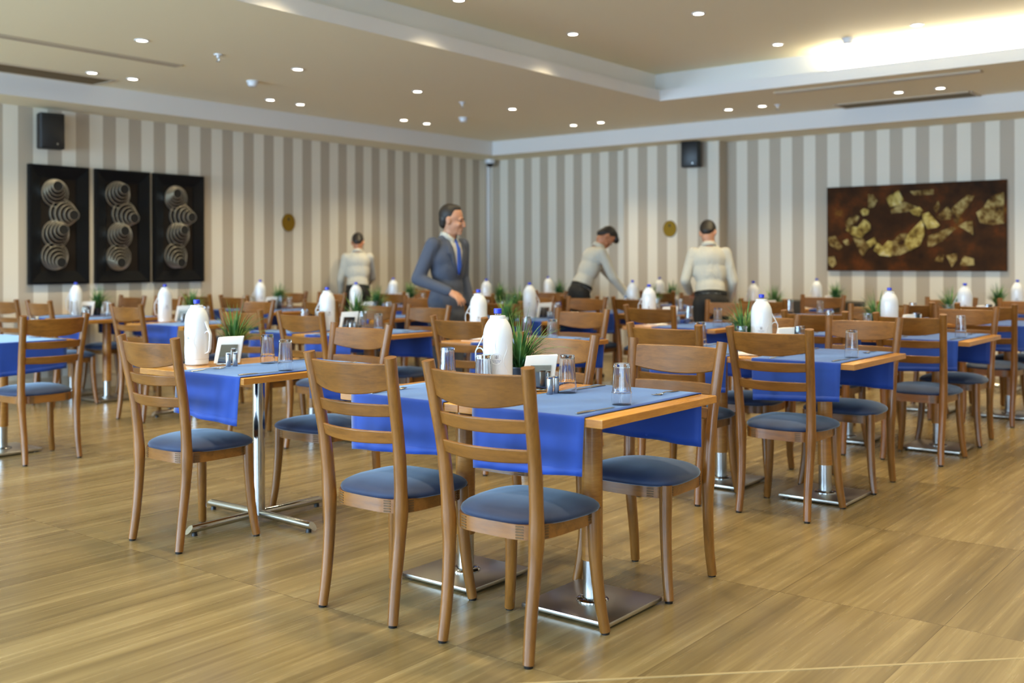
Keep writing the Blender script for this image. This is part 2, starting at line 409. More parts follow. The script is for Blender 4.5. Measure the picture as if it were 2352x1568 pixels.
# ------------------------------------------------------------------ ceiling fittings
def make_downlight():
    t = empty('downlight')
    b = MB(); b.lathe([(.040, -.001), (.041, -.006), (.054, -.006), (.056, -.002), (.056, 0), (.040, 0)], 24)
    b.build('trim_ring', 'white_plastic', t)
    b = MB(); b.lathe([(0, -.003), (.04, -.003), (.04, -.001), (0, -.001)], 24); b.build('lamp_disc', 'lamp_glow', t)
    return t
DL = Proto(make_downlight())
SPOT = bpy.data.lights.new('downlight_spot', 'SPOT'); SPOT.energy = SPOT_W; SPOT.color = SPOT_COL
SPOT.spot_size = R(116); SPOT.spot_blend = 1.0; SPOT.shadow_soft_size = .04
def downlight(x, y, z, label, group):
    o = DL.get((x, y, z), 0, label, 'ceiling light', group)
    l = bpy.data.objects.new('downlight_beam', SPOT); C.objects.link(l); l.parent = o; l.location = (0, 0, -.02)
OR = ['nearest', 'second', 'third', 'fourth', 'fifth', 'sixth', 'seventh', 'eighth', 'ninth']
for i, y in enumerate((4.51, 6.03, 7.55, 9.07)):
    downlight(-7.1, y, HM, 'round downlight, %s in the single row along the left main ceiling' % OR[i], 'single row of downlights on the left ceiling')
for i, y in enumerate((5.0, 6.98, 8.96)):
    for j in (0, 1):
        downlight(-8.65, y+.4*j, HM, 'round downlight by the left soffit, %s of the %s pair' % (('left one', 'right one')[j], ('nearest', 'middle', 'farthest')[i]), 'paired downlights by the left soffit')
for i, x in enumerate((-7.35, -5.26, -3.4)):
    for j in (0, 1):
        downlight(x+.4*j, 10.61, HM, 'round downlight by the far soffit, %s of the %s pair' % (('left one', 'right one')[j], ('corner', 'middle', 'rightmost')[i]), 'paired downlights by the far soffit')
for (x, y, l) in ((-5.22, 6.01, 'round downlight cut by the top frame edge in the raised tray'), (-5.22, 7.53, 'round downlight in the raised tray near the tray left side'),
                  (-4.0, 7.54, 'round downlight in the raised tray, highest in the picture centre right'), (-4.0, 9.07, 'round downlight in the raised tray left of the smoke detector'),
                  (-2.75, 9.06, 'round downlight in the raised tray right of the smoke detector')):
    downlight(x, y, HU, l, 'downlights in the raised tray')
# the rest of the same rows, outside the picture, still light the room
for y in (2.99, 1.47, -.05, -1.6): downlight(-7.1, y, HM, 'round downlight of the left single row before the picture edge', 'single row of downlights on the left ceiling')
for y in (3.02, 3.42, 1.04, 1.44): downlight(-8.65, y, HM, 'round downlight by the left soffit before the picture edge', 'paired downlights by the left soffit')
for x in (-1.55, -1.15, .3, .7, 2.2): downlight(x, 10.61, HM, 'round downlight by the far soffit beyond the right picture edge', 'paired downlights by the far soffit')
for x, y in ((-5.22, 4.49), (-5.22, 2.97), (-4, 6.01), (-4, 4.49), (-2.75, 7.54), (-2.75, 6.01), (-2.75, 4.49), (-4, 2.97), (-2.75, 2.97), (-1.5, 9.06), (-1.5, 7.54),
             (-1.5, 6.01), (-1.5, 4.49), (-1.5, 2.97), (-.2, 7.54), (-.2, 6.01), (-.2, 4.49), (-.2, 2.97), (-2.75, 1.4), (-1.5, 1.4), (-4, 1.4), (1.0, 9.06), (1.0, 6.01), (1, 2.97)):
    downlight(x, y, HU, 'round downlight of the raised tray above the picture frame', 'downlights in the raised tray')

b = MB(); b.box(-3.75, XR-.1, TY+.03, TY+.06, HL, HL+.012)
led = tag(b.build('led_strip', 'led_glow'), 'glowing light strip hidden on the tray ledge at upper right', 'cove light')
area_light('cove_light', ((-3.75+XR-.1)/2, TY+.045, HL+.02), (R(180), 0, 0), XR-.1+3.75, .03, COVE_W, COVE_COL).parent = led

def detector(loc, label):
    t = tag(empty('smoke_detector', loc), label, 'smoke detector', 'smoke detectors on the ceiling')
    b = MB(); b.lathe([(0, 0), (.055, 0), (.055, -.016), (.05, -.02), (0, -.02)], 24); b.build('base', 'white_plastic', t)
    b = MB(); b.lathe([(.046, -.02), (.044, -.04), (.03, -.052), (0, -.052)], 24); b.build('sensor_head', 'white_plastic', t)
detector((-7.89, 6.16, HM), 'white smoke detector on the ceiling left of the suited man')
detector((-7.97, 9.25, HM), 'white smoke detector on the ceiling above the room corner')
detector((-3.40, 9.22, HU), 'smoke detector in the tray beside the glowing cove')
def sprinkler(loc, label):
    t = tag(empty('sprinkler', loc), label, 'sprinkler', 'sprinkler heads on the ceiling')
    b = MB(); b.lathe([(0, 0), (.035, 0), (.033, -.008), (.012, -.01), (.010, -.03), (0, -.03)], 16); b.build('escutcheon', 'white_plastic', t)
    b = MB(); b.tube([(-.01, 0, -.028), (-.012, 0, -.045), (0, 0, -.055)], .002, 6); b.tube([(.01, 0, -.028), (.012, 0, -.045), (0, 0, -.055)], .002, 6); b.lathe([(0, -.055), (.016, -.055), (.016, -.058), (0, -.058)], 12)
    b.build('deflector', 'steel', t)
sprinkler((-7.10, 5.20, HM), 'small sprinkler head on the ceiling, nearest on the left')
sprinkler((-7.22, 8.36, HM), 'small sprinkler head above the suited man')
sprinkler((-4.69, 10.62, HM), 'small sprinkler head right of the far soffit middle downlights')

def slot_vent(x0, x1, y0, y1, label, nslot):
    t = tag(empty('slot_diffuser', ((x0+x1)/2, (y0+y1)/2, HM)), label, 'ceiling vent', 'linear slot vents')
    hx, hy = (x1-x0)/2, (y1-y0)/2; b = MB()
    b.box(-hx, hx, -hy, hy, -.003, 0); b.build('recess', 'vent_dark', t, smooth=False)
    b = MB(); w = .014
    long_y = hy > hx
    if long_y:
        for k in range(nslot+1): c = -hx+2*hx*k/nslot; b.box(c-w/2, c+w/2, -hy-.012, hy+.012, -.012, 0)
        for s in (-1, 1): b.box(-hx, hx, s*hy-.012, s*hy+.012, -.011, 0)
    else:
        for k in range(nslot+1): c = -hy+2*hy*k/nslot; b.box(-hx-.012, hx+.012, c-w/2, c+w/2, -.012, 0)
        for s in (-1, 1): b.box(s*hx-.012, s*hx+.012, -hy, hy, -.011, 0)
    b.build('frame', 'vent_paint', t, smooth=False)
slot_vent(-7.80, -7.71, 1.3, 5.27, 'long thin slot vent on the left ceiling', 3)
slot_vent(-4.37, -2.45, 9.83, 9.92, 'long thin slot vent on the ceiling under the cove', 3)
def grille(x0, x1, y0, y1, label):
    t = tag(empty('air_grille', ((x0+x1)/2, (y0+y1)/2, HM)), label, 'ceiling vent', 'brown air grilles beside the soffit')
    hx, hy = (x1-x0)/2, (y1-y0)/2; b = MB()
    b.box(-hx, hx, -hy, hy, -.003, 0); b.build('recess', 'vent_dark', t, smooth=False)
    b = MB()
    for s in (-1, 1): b.box(s*hx-.015, s*hx+.015, -hy-.015, hy+.015, -.012, 0); b.box(-hx, hx, s*hy-.015, s*hy+.015, -.0115, 0)
    b.build('frame', 'vent_paint', t, smooth=False)
    b = MB(); n = 14
    for k in range(1, n):
        if hy > hx: c = -hx+2*hx*k/n; b.box(c-.002, c+.002, -hy, hy, -.010, -.003)
        else: c = -hy+2*hy*k/n; b.box(-hx, hx, c-.002, c+.002, -.010, -.003)
    b.build('slat', 'vent_dark', t, smooth=False)
grille(-9.18, -8.81, 1.3, 5.32, 'wide brown air grille beside the left soffit')
grille(-4.2, -2.82, 11.0, 11.32, 'wide brown air grille beside the far soffit at right')

# ------------------------------------------------------------------ wall fittings
def speaker(loc, rz, label, w=.235, h=.34, d=.17):
    t = tag(empty('wall_speaker', loc, rz), label, 'speaker', 'black speakers high on the walls')   # local -y faces the room, wall at y=0
    b = MB(); hw = w/2
    b.prism([(-hw*.92, -.06), (hw*.92, -.06), (hw, -.10), (hw, -d), (hw*.9, -d-.03), (-hw*.9, -d-.03), (-hw, -d), (-hw, -.10)], -h/2, h/2)
    o = b.build('cabinet', 'speaker_black', t, smooth=False); md = o.modifiers.new('bevel', 'BEVEL'); md.width = .012; md.segments = 2
    b = MB(); b.bbox(-hw*.86, hw*.86, -d-.036, -d-.029, -h/2+.02, h/2-.02, .003); b.build('grille', 'black', t)
    b = MB(); b.lathe([(0, -.001), (.009, -.001), (.009, .003), (0, .003)], 12); b.xf(Matrix.Translation((hw*.35, -d-.036, -h/2+.045)) @ Matrix.Rotation(R(90), 4, 'X')); b.build('badge', 'steel', t)
    b = MB(); b.tube([(0, 0, .08), (0, -.06, .08)], .022, 10); b.bbox(-.04, .04, -.008, 0, .02, .14, .002); b.build('bracket', 'black', t)
speaker((XL, 5.19, 2.52), R(90)+R(-12), 'black wall speaker above the leftmost framed panel')
speaker((-6.295, YF-.2, 2.60), R(10), 'black wall speaker on the far pier above the waiters')
def plaque(loc, rz, label):
    t = tag(empty('oval_plaque', loc, rz), label, 'plaque', 'oval gold plaques on the walls')
    b = MB(); n = 40
    e = lambda a, c: [(a*math.cos(2*PI*k/n), c*math.sin(2*PI*k/n)) for k in range(n)]
    b.prism(e(.095, .105), -.010, 0, axes='xzy'); o = b.build('plate', 'brass', t)
    b = MB(); o1 = e(.088, .098); o2 = e(.095, .105)
    b.add([(x, -.013, z) for x, z in o2]+[(x, -.013, z) for x, z in o1]+[(x, -.009, z) for x, z in o2]+[(x, -.009, z) for x, z in o1],
          [f for k in range(n) for k2 in [(k+1) % n] for f in ((k, k2, n+k2, n+k), (2*n+k, 3*n+k, 3*n+k2, 2*n+k2), (k, 2*n+k, 2*n+k2, k2), (n+k, n+k2, 3*n+k2, 3*n+k))])
    b.build('rim', 'brass', t)
    b = MB(); b.prism([(-.004, .018), (.004, .018), (.004, .03), (.018, .03), (.012, .045), (.006, .058), (0, .066), (-.006, .058), (-.012, .045), (-.018, .03), (-.004, .03)], -.0125, -.0095, axes='xzy')
    b.build('emblem', 'dark_emblem', t, smooth=False)
plaque((XL, 8.168, 1.735), R(90), 'oval gold plaque on the left striped wall')
plaque((-6.646, YF-.2, 1.678), 0, 'oval gold plaque on the far pier left of the standing waiter')
t = tag(empty('dome_camera', (XL+.16, YF-.17, HS)), 'small white dome camera under the soffit in the corner', 'security camera')
b = MB(); b.lathe([(0, 0), (.075, 0), (.075, -.05), (.068, -.06), (0, -.06)], 24); b.build('housing', 'white_plastic', t)
b = MB(); b.lathe([(.055, -.06), (.05, -.085), (.03, -.105), (0, -.112)], 24); b.build('dome', 'black', t)

# three framed panels of hammered rings on the left wall
def ring_disc(parent, y, z, rad, hy, hz, x0):
    # stepped rings that shrink towards an off-centre hole; built in (y, z) on the wall, rising along +x
    b = MB(); n = 5; seg = 36; step = .020
    for k in range(n):
        f = k/(n-1); r0 = rad*(1-f)+rad*.40*f
        cy, cz = y+(hy-y)*f, z+(hz-z)*f; h0 = x0+.002+step*k
        fn = (k+1)/(n-1) if k < n-1 else 1; r1 = rad*(1-fn)+rad*.40*fn if k < n-1 else rad*.36
        for (prof, mi) in ((((r0, h0-.004), (r0*1.01, h0+step*.5), (r0, h0+step), (r0-.004, h0+step+.001)), 0), (((r0-.004, h0+step+.001), (r0-.006, h0+step-.004), (rad*.2, h0+step-.004)), 1 if k < n-1 else 2)):
            vs = []; fs = []
            for r, xx in prof:
                for q in range(seg): a = 2*PI*q/seg; vs.append((xx, cy+r*math.cos(a), cz+r*math.sin(a)))
            for i in range(len(prof)-1):
                for q in range(seg): q2 = (q+1) % seg; fs.append((i*seg+q, i*seg+q2, (i+1)*seg+q2, (i+1)*seg+q))
            b.add(vs, fs, mi)
    o = b.build('ring_disc', ['silver', 'backing_brown', 'hole_black'], parent, angle=30)
    x0 = x0+step*n-.034
    b = MB(); r = rad*.35; vs = [(x0+.03, hy, hz)]+[(x0+.03, hy+r*math.cos(2*PI*q/24), hz+r*math.sin(2*PI*q/24)) for q in range(24)]
    vs += [(x0+.012, hy+r*math.cos(2*PI*q/24), hz+r*math.sin(2*PI*q/24)) for q in range(24)]
    b.add(vs, [(0, 1+q, 1+(q+1) % 24) for q in range(24)]+[(1+q, 25+q, 25+(q+1) % 24, 1+(q+1) % 24) for q in range(24)])
    b.build('dark_center', 'hole_black', o)
def panel(y0, y1, px0, px1, ytop, discs, label):
    cy = (y0+y1)/2; hw = (y1-y0)/2; z0, z1 = 1.05, 2.205; cz = (z0+z1)/2; hh = (z1-z0)/2
    t = tag(empty('framed_panel', (XL, cy, cz)), label, 'wall art', 'three black framed panels of metal rings')
    fw = .125; b = MB()                                      # mitred frame sloping inwards
    def loop(hw_, hh_, x): return [(x, -hw_, -hh_), (x, hw_, -hh_), (x, hw_, hh_), (x, -hw_, hh_)]
    Ls = [loop(hw, hh, 0), loop(hw, hh, .045), loop(hw-.02, hh-.02, .05), loop(hw-fw, hh-fw, .022), loop(hw-fw, hh-fw, 0)]
    vs = sum(Ls, []); fs = [(4*i+k, 4*i+(k+1) % 4, 4*i+4+(k+1) % 4, 4*i+4+k) for i in range(4) for k in range(4)]
    b.add(vs, fs); b.build('frame', 'frame_black', t, smooth=False)
    b = MB(); b.box(.004, .012, -hw+fw-.005, hw-fw+.005, -hh+fw-.005, hh-fw+.005); b.build('backing', 'backing_brown', t, smooth=False)
    for (dx, dy, hx, hy_) in discs:
        f = lambda p: y0+(p-px0)/(px1-px0)*(y1-y0)-cy
        g = lambda p: (z1-(p-ytop)*(z1-z0)/(650-ytop))-cz
        ring_disc(t, f(dx), g(dy), .135, f(hx), g(hy_), .012)
panel(4.994, 5.606, 62, 200, 380, ((122, 442, 118, 428), (140, 488, 155, 492), (123, 536, 131, 526), (121, 586, 126, 600)), 'leftmost black framed panel with four silver ring discs')
panel(5.676, 6.29, 215, 340, 392, ((266, 448, 271, 436), (281, 492, 294, 501), (271, 541, 272, 531), (268, 591, 264, 603)), 'middle black framed panel with four silver ring discs')
panel(6.337, 6.958, 349, 464, 402, ((400, 457, 393, 447), (411, 497, 426, 500), (405, 541, 409, 530), (399, 589, 402, 605)), 'rightmost black framed panel with four silver ring discs')

# brown abstract relief on the far wall
def painting():
    x0, x1, z0, z1 = -4.645, -2.70, 1.145, 2.118
    t = tag(empty('relief_painting', ((x0+x1)/2, YF-.004, (z0+z1)/2)), 'large brown and gold abstract relief on the far wall', 'painting')
    hw, hh = (x1-x0)/2, (z1-z0)/2
    b = MB(); b.bbox(-hw, hw, -.045, 0, -hh, hh, .004); b.build('canvas', 'rust', t, smooth=False)
    def P(p):
        u = (p[0]-255)/1930; yt = 185-65*u; yb = 1075+25*u; v = 1-(p[1]-yt)/(yb-yt)
        return (-hw+2*hw*u, -hh+2*hh*v)
    def piece(poly, h, m, dark=False):
        q = [P(p) for p in poly]; cx = sum(p[0] for p in q)/len(q); cz = sum(p[1] for p in q)/len(q)
        b = MB(); n = len(q); rnd = random.Random(int(poly[0][0]))
        vs = [(x, -.045, z) for x, z in q]+[(x, -.045-h*(.5+.5*rnd.random()), z) for x, z in q]+[(cx, -.045-h*1.3, cz)]
        b.add(vs, [(k, (k+1) % n, n+(k+1) % n, n+k) for k in range(n)]+[(n+k, n+(k+1) % n, 2*n) for k in range(n)])
        b.build('relief_patch', m, t, smooth=False)
    for poly, h, m in (
        ([(470, 560), (520, 510), (600, 480), (640, 500), (600, 560), (540, 590), (500, 640)], .012, 'leaf_dim'),
        ([(480, 640), (540, 600), (620, 610), (690, 530), (720, 540), (760, 580), (765, 640), (700, 680), (660, 730), (580, 710)], .02, 'leaf_gold'),
        ([(940, 300), (1080, 225), (1130, 320), (1080, 380), (985, 400)], .024, 'leaf_gold'),
        ([(990, 430), (1060, 390), (1130, 340), (1280, 400), (1220, 450), (1100, 460), (1000, 470)], .016, 'leaf_dim'),
        ([(1200, 440), (1300, 400), (1340, 440), (1300, 505), (1230, 480)], .022, 'leaf_gold'),
        ([(1330, 480), (1400, 460), (1520, 600), (1490, 625), (1390, 640), (1350, 560)], .024, 'leaf_gold'),
        ([(1180, 690), (1250, 620), (1330, 540), (1350, 600), (1355, 700), (1310, 810), (1200, 870), (1140, 790)], .024, 'leaf_gold'),
        ([(720, 770), (810, 720), (830, 790), (760, 830)], .02, 'leaf_gold'),
        ([(840, 780), (900, 820), (960, 760), (1010, 770), (1005, 860), (990, 930), (870, 915), (800, 860)], .02, 'leaf_gold'),
        ([(1010, 770), (1090, 690), (1170, 680), (1140, 790), (1190, 870), (1090, 915), (1000, 920)], .014, 'leaf_dim'),
        ([(560, 720), (680, 735), (750, 830), (700, 880), (680, 930), (640, 880)], .012, 'leaf_dim'),
        ([(440, 760), (500, 735), (522, 800), (485, 805)], .01, 'leaf_dim'),
        ([(645, 440), (690, 410), (745, 430), (735, 480), (680, 490)], .014, 'leaf_gold'),
        ([(735, 260), (790, 265), (840, 330), (800, 400), (740, 410)], .008, 'leaf_dim'),
        ([(1450, 420), (1500, 340), (1520, 400), (1480, 470)], .008, 'leaf_dim'),
        ([(1480, 520), (1600, 395), (1640, 470), (1630, 540), (1530, 545)], .012, 'leaf_dim'),
        ([(1640, 420), (1800, 280), (1870, 290), (1840, 360), (1720, 520), (1700, 590), (1660, 560)], .01, 'leaf_dim'),
        ([(1890, 470), (1960, 420), (2030, 300), (2165, 255), (2165, 590), (2040, 605), (1930, 580)], .01, 'leaf_dim'),
        ([(1710, 610), (1790, 565), (1855, 560), (1860, 710), (1790, 660)], .014, 'leaf_dim'),
        ([(1390, 825), (1380, 720), (1640, 620), (1680, 640), (1540, 770), (1430, 830)], .01, 'leaf_dim'),
        ([(1460, 980), (1500, 920), (1560, 915), (1545, 1000)], .008, 'leaf_dim'), ([(1580, 920), (1700, 900), (1690, 980), (1640, 1050)], .008, 'leaf_dim'),
        ([(1720, 1040), (1760, 930), (1865, 960), (1870, 1030)], .008, 'leaf_dim'), ([(1200, 235), (1450, 215), (1455, 270), (1240, 280)], .006, 'leaf_dim'),
        ([(265, 720), (350, 700), (440, 820), (400, 860), (290, 800)], .006, 'leaf_dim'), ([(265, 930), (340, 920), (370, 1000), (320, 1040), (270, 1000)], .006, 'leaf_dim')):
        piece(poly, h, m)
painting()

# ------------------------------------------------------------------ furniture prototypes
def lerp_path(pts, n):
    # Catmull-Rom through the points
    P = [Vector(p) for p in pts]; out = []
    for i in range(len(P)-1):
        a = P[max(i-1, 0)]; b_ = P[i]; c = P[i+1]; d = P[min(i+2, len(P)-1)]
        for k in range(n):
            t = k/n; out.append(.5*((2*b_)+(c-a)*t+(2*a-5*b_+4*c-d)*t*t+(3*b_-a-3*c+d)*t**3))
    out.append(P[-1]); return out

def make_chair():
    t = empty('dining_chair')
    # cushion: domed, rounded in front, narrower behind
    def outline(a):
        c, s = math.cos(a), math.sin(a)
        e = 2/3.4 if s > 0 else 2/2.5
        x = abs(c)**(2/3.0)*math.copysign(1, c); y = abs(s)**e*math.copysign(1, s)
        hw = .213+.014*y; return (hw*x, .025+.205*y)
    b = MB(); nr = 8; seg = 44; vs = [(0, .02, .478)]; fs = []
    prof = [(.25, .477), (.5, .473), (.7, .467), (.85, .458), (.94, .449), (.985, .441), (1.0, .433), (.985, .425), (.95, .421)]
    for r, z in prof:
        for k in range(seg): x, y = outline(2*PI*k/seg); vs.append((x*r, .025+(y-.025)*r, z))
    for k in range(seg): fs.append((0, 1+k, 1+(k+1) % seg))
    for i in range(len(prof)-1):
        for k in range(seg): k2 = (k+1) % seg; fs.append((1+i*seg+k, 1+(i+1)*seg+k, 1+(i+1)*seg+k2, 1+i*seg+k2))
    fs.append(tuple(1+(len(prof)-1)*seg+k for k in range(seg)))
    b.add(vs, fs); b.build('seat', 'seat_fabric', t, angle=180)
    # apron ring with finger-jointed corner blocks
    def ring(a):
        c, s = math.cos(a), math.sin(a)
        return (abs(c)**(2/4.2)*math.copysign(1, c)*(.186+.010*s), .012+abs(s)**(2/4.2)*math.copysign(1, s)*.186)
    b = MB(); seg = 48; vs = []
    for sc, z in ((1, .376), (1, .424), (.88, .424), (.88, .376)):
        for k in range(seg): x, y = ring(2*PI*(k+.5)/seg); vs.append((x*sc, .012+(y-.012)*sc, z))
    fs = [(i*seg+k, i*seg+(k+1) % seg, ((i+1) % 4)*seg+(k+1) % seg, ((i+1) % 4)*seg+k) for i in range(4) for k in range(seg)]
    b.add(vs, fs)
    for a in (24, 66, 114, 156, 204, 246, 294, 336):
        a0 = R(a); x, y = ring(a0); x2, y2 = ring(a0+.05); tx, ty = x2-x, y2-y; l = math.hypot(tx, ty); tx /= l; ty /= l
        nx, ny = ty, -tx
        for k in range(5):
            z = .380+k*.009
            p = [(x+tx*w+nx*d, y+ty*w+ny*d, zz) for zz in (z, z+.004) for (w, d) in ((-.013, -.004), (.013, -.004), (.013, .0018), (-.013, .0018))]
            b.add(p, [(0, 1, 2, 3), (7, 6, 5, 4), (0, 4, 5, 1), (1, 5, 6, 2), (2, 6, 7, 3), (3, 7, 4, 0)], 1)
    b.build('seat_frame', ['rail_wood', 'joint'], t, angle=30)
    for s in (-1, 1):
        pts = lerp_path([(s*.178, -.203, .008), (s*.174, -.186, .13), (s*.178, -.168, .30), (s*.183, -.166, .43), (s*.189, -.182, .62), (s*.198, -.215, .80), (s*.206, -.240, .93)], 5)
        rad = []
        for p in pts:
            z = p.z; r = .0185+.0045*min(z/.36, 1); r += .003*math.exp(-((z-.395)/.05)**2); rad.append(r if z < .6 else r-.0012)
        b = MB(); b.tube(pts, rad, 14); l = b.build('leg', 'chair_wood', t, angle=50)
        b = MB(); b.lathe([(0, 0), (.014, 0), (.015, .010), (0, .010)], 12, c=(s*.178, -.203, 0)); b.build('foot_cap', 'black', l)
    for s in (-1, 1):
        pts = lerp_path([(s*.205, .189, .008), (s*.190, .177, .12), (s*.180, .168, .26), (s*.178, .164, .36), (s*.178, .163, .426)], 5)
        rad = [.018+.006*min(p.z/.36, 1) for p in pts]
        b = MB(); b.tube(pts, rad, 14); l = b.build('leg', 'chair_wood', t, angle=50)
        b = MB(); b.lathe([(0, 0), (.014, 0), (.015, .010), (0, .010)], 12, c=(s*.205, .189, 0)); b.build('foot_cap', 'black', l)
    # curved rails
    def rail(name, zt, zb, yend, bow, hw, arch_b, th):
        b = MB(); n = 16; vs = []
        for i in range(n+1):
            u = -1+2*i/n; y = yend-bow*(1-u*u); x = u*hw
            dydx = 2*bow*u/hw; l = math.hypot(1, dydx); nx, ny = -dydx/l, 1/l
            zb_ = zb+arch_b*u*u; lean = .05
            for (d, z) in ((-th/2, zb_), (th/2, zb_), (th/2, zt), (-th/2, zt)):
                vs.append((x+nx*d, y+ny*d-(z-(zt+zb)/2)*.25, z))
        fs = [(4*i+k, 4*i+(k+1) % 4, 4*i+4+(k+1) % 4, 4*i+4+k) for i in range(n) for k in range(4)]+[(3, 2, 1, 0), (4*n, 4*n+1, 4*n+2, 4*n+3)]
        b.add(vs, fs); o = b.build(name, 'rail_wood', t, smooth=True, angle=40)
        md = o.modifiers.new('bevel', 'BEVEL'); md.width = .004; md.segments = 2; md.limit_method = 'ANGLE'
    rail('top_rail', .906, .793, -.218, .050, .197, .026, .017)
    rail('back_slat', .764, .716, -.197, .046, .190, .006, .013)
    rail('back_slat', .670, .622, -.184, .044, .187, .006, .013)
    return t
CHAIR = Proto(make_chair())

def make_top(t, w, d):
    b = MB(); b.bbox(-w/2, w/2, -d/2, d/2, .7215, .75, .0022, 2); b.build('tabletop', 'table_wood', t, angle=30)
    b = MB(); e = .0008
    b.box(-w/2-e, w/2+e, -d/2-e, d/2+e, .724, .7475); b.build('edge_band', 'edge_shade_sleeve_wood', t, smooth=False)  # same wood as the top, its edge shade put into the colour
def make_plate_table():
    t = empty('dining_table'); make_top(t, .60, .78)
    b = MB(); b.bbox(-.184, .184, -.184, .184, .008, .024, .003, 2); o = b.build('base_plate', 'plate_steel', t, angle=30)
    for x in (-.15, .15):
        for y in (-.15, .15):
            b = MB(); b.lathe([(0, 0), (.018, 0), (.018, .0085), (0, .0085)], 12, c=(x, y, 0)); b.build('foot_pad', 'black', o)
    b = MB(); b.lathe([(.034, .024), (.034, .30)], 24); b.build('pole', 'steel', t)
    b = MB(); b.lathe([(.060, .024), (.060, .029), (.054, .034), (.036, .036), (.036, .024)], 28); b.build('collar', 'chrome', t)
    b = MB(); b.lathe([(.035, .172), (.0385, .172), (.0385, .7215), (.035, .7215)], 26); b.build('pole_sleeve', 'edge_shade_sleeve_wood', t)
    b = MB(); b.bbox(-.11, .11, -.11, .11, .708, .7215, .002, 1); b.build('top_bracket', 'black', t)
    return t
def make_cross_table():
    t = empty('dining_table'); make_top(t, .80, .78)
    b = MB(); b.lathe([(.030, .03), (.030, .7215)], 28); b.build('pole', 'chrome', t)
    b = MB(); b.bbox(-.11, .11, -.11, .11, .708, .7215, .002, 1); b.build('top_bracket', 'black', t)
    for k in range(4):
        m = Matrix.Rotation(R(90*k), 4, 'Z'); b = MB(); seg = 16; vs = []
        for (x, sl) in ((.02, 0), (.375, 0), (.395, 1)):
            for q in range(seg):
                a = 2*PI*q/seg; yy, zz = .0185*math.cos(a), .0185*math.sin(a); vs.append((x-(zz*.9 if sl else 0), yy, .0365+zz-(x-.02)*.012))
        b.add(vs, [(i*seg+q, i*seg+(q+1) % seg, (i+1)*seg+(q+1) % seg, (i+1)*seg+q) for i in range(2) for q in range(seg)]+[tuple(range(seg)), tuple(2*seg+q for q in reversed(range(seg)))])
        l = b.xf(m).build('leg', 'chrome', t, angle=30)
        b = MB(); b.lathe([(0, 0), (.014, 0), (.012, .016), (0, .016)], 12, c=(.365, 0, 0)); b.xf(m).build('foot_pad', 'black', l)
    return t
PLATE_T = Proto(make_plate_table()); CROSS_T = Proto(make_cross_table())

def make_runner(seed, w=.47, d=.78, drop=.20):
    rnd = random.Random(seed); ph = [rnd.uniform(0, 6) for _ in range(6)]; dz = [rnd.uniform(-.012, .012) for _ in range(4)]
    # path over the table in (y, z), as arc length samples
    prof = []
    for k in range(9): f = k/8; prof.append((-1, 1-f))            # front drop from its hem upwards
    def pt(u, side, f):                                            # u across -1..1, f 0 at the fold .. 1 at the hem
        fold = .5*math.sin(ph[0]+u*4.2)+.5*math.sin(ph[1]+u*7.5+side)
        yy = d/2+.005+.012*f+.012*f*f*fold
        zz = .742-(drop-.012)*f+(dz[0 if side < 0 else 1]*u)*f
        xx = w/2*u*(1-.035*f)+(dz[2 if side < 0 else 3])*f
        return (xx, side*yy, zz)
    rows = []
    nu = 14
    us = [-1+2*i/nu for i in range(nu+1)]
    for f in (1, .86, .7, .5, .3, .12, 0): rows.append([pt(u, -1, f) for u in us])
    for dy, z in ((.0048, .7500), (.0030, .7530), (-.004, .7535)): rows.append([(w/2*u, -d/2-dy, z) for u in us])
    for k in range(1, 12):
        y = -d/2+d*k/12; rows.append([(w/2*u+.002*math.sin(ph[4]+y*9), y, .7532+.0007*math.sin(ph[2]+y*31+u*3)*math.sin(ph[3]+u*11)) for u in us])
    for dy, z in ((-.004, .7535), (.0030, .7530), (.0048, .7500)): rows.append([(w/2*u, d/2+dy, z) for u in us])
    for f in (0, .12, .3, .5, .7, .86, 1): rows.append([pt(u, 1, f) for u in us])
    b = MB(); n = nu+1
    b.add(sum(rows, []), [(i*n+j, i*n+j+1, (i+1)*n+j+1, (i+1)*n+j) for i in range(len(rows)-1) for j in range(nu)])
    o = b.build('table_runner', 'runner_cloth', angle=180, fix=False)
    md = o.modifiers.new('thickness', 'SOLIDIFY'); md.thickness = .0016; md.offset = 1
    for side in (-1, 1):                                           # turned-up hems
        b = MB(); hr = [[pt(u*1.002, side, f) for u in us] for f in (1.01, .86)]
        hr = [[(x, y+side*.0014, z) for x, y, z in r] for r in hr]
        b.add(sum(hr, []), [(j, j+1, n+j+1, n+j) for j in range(nu)])
        h = b.build('hem', 'runner_cloth', o, angle=180, fix=False)
        md = h.modifiers.new('thickness', 'SOLIDIFY'); md.thickness = .0012; md.offset = 0
    return o
RUNNERS = [Proto(make_runner(s)) for s in (3, 8, 15)]

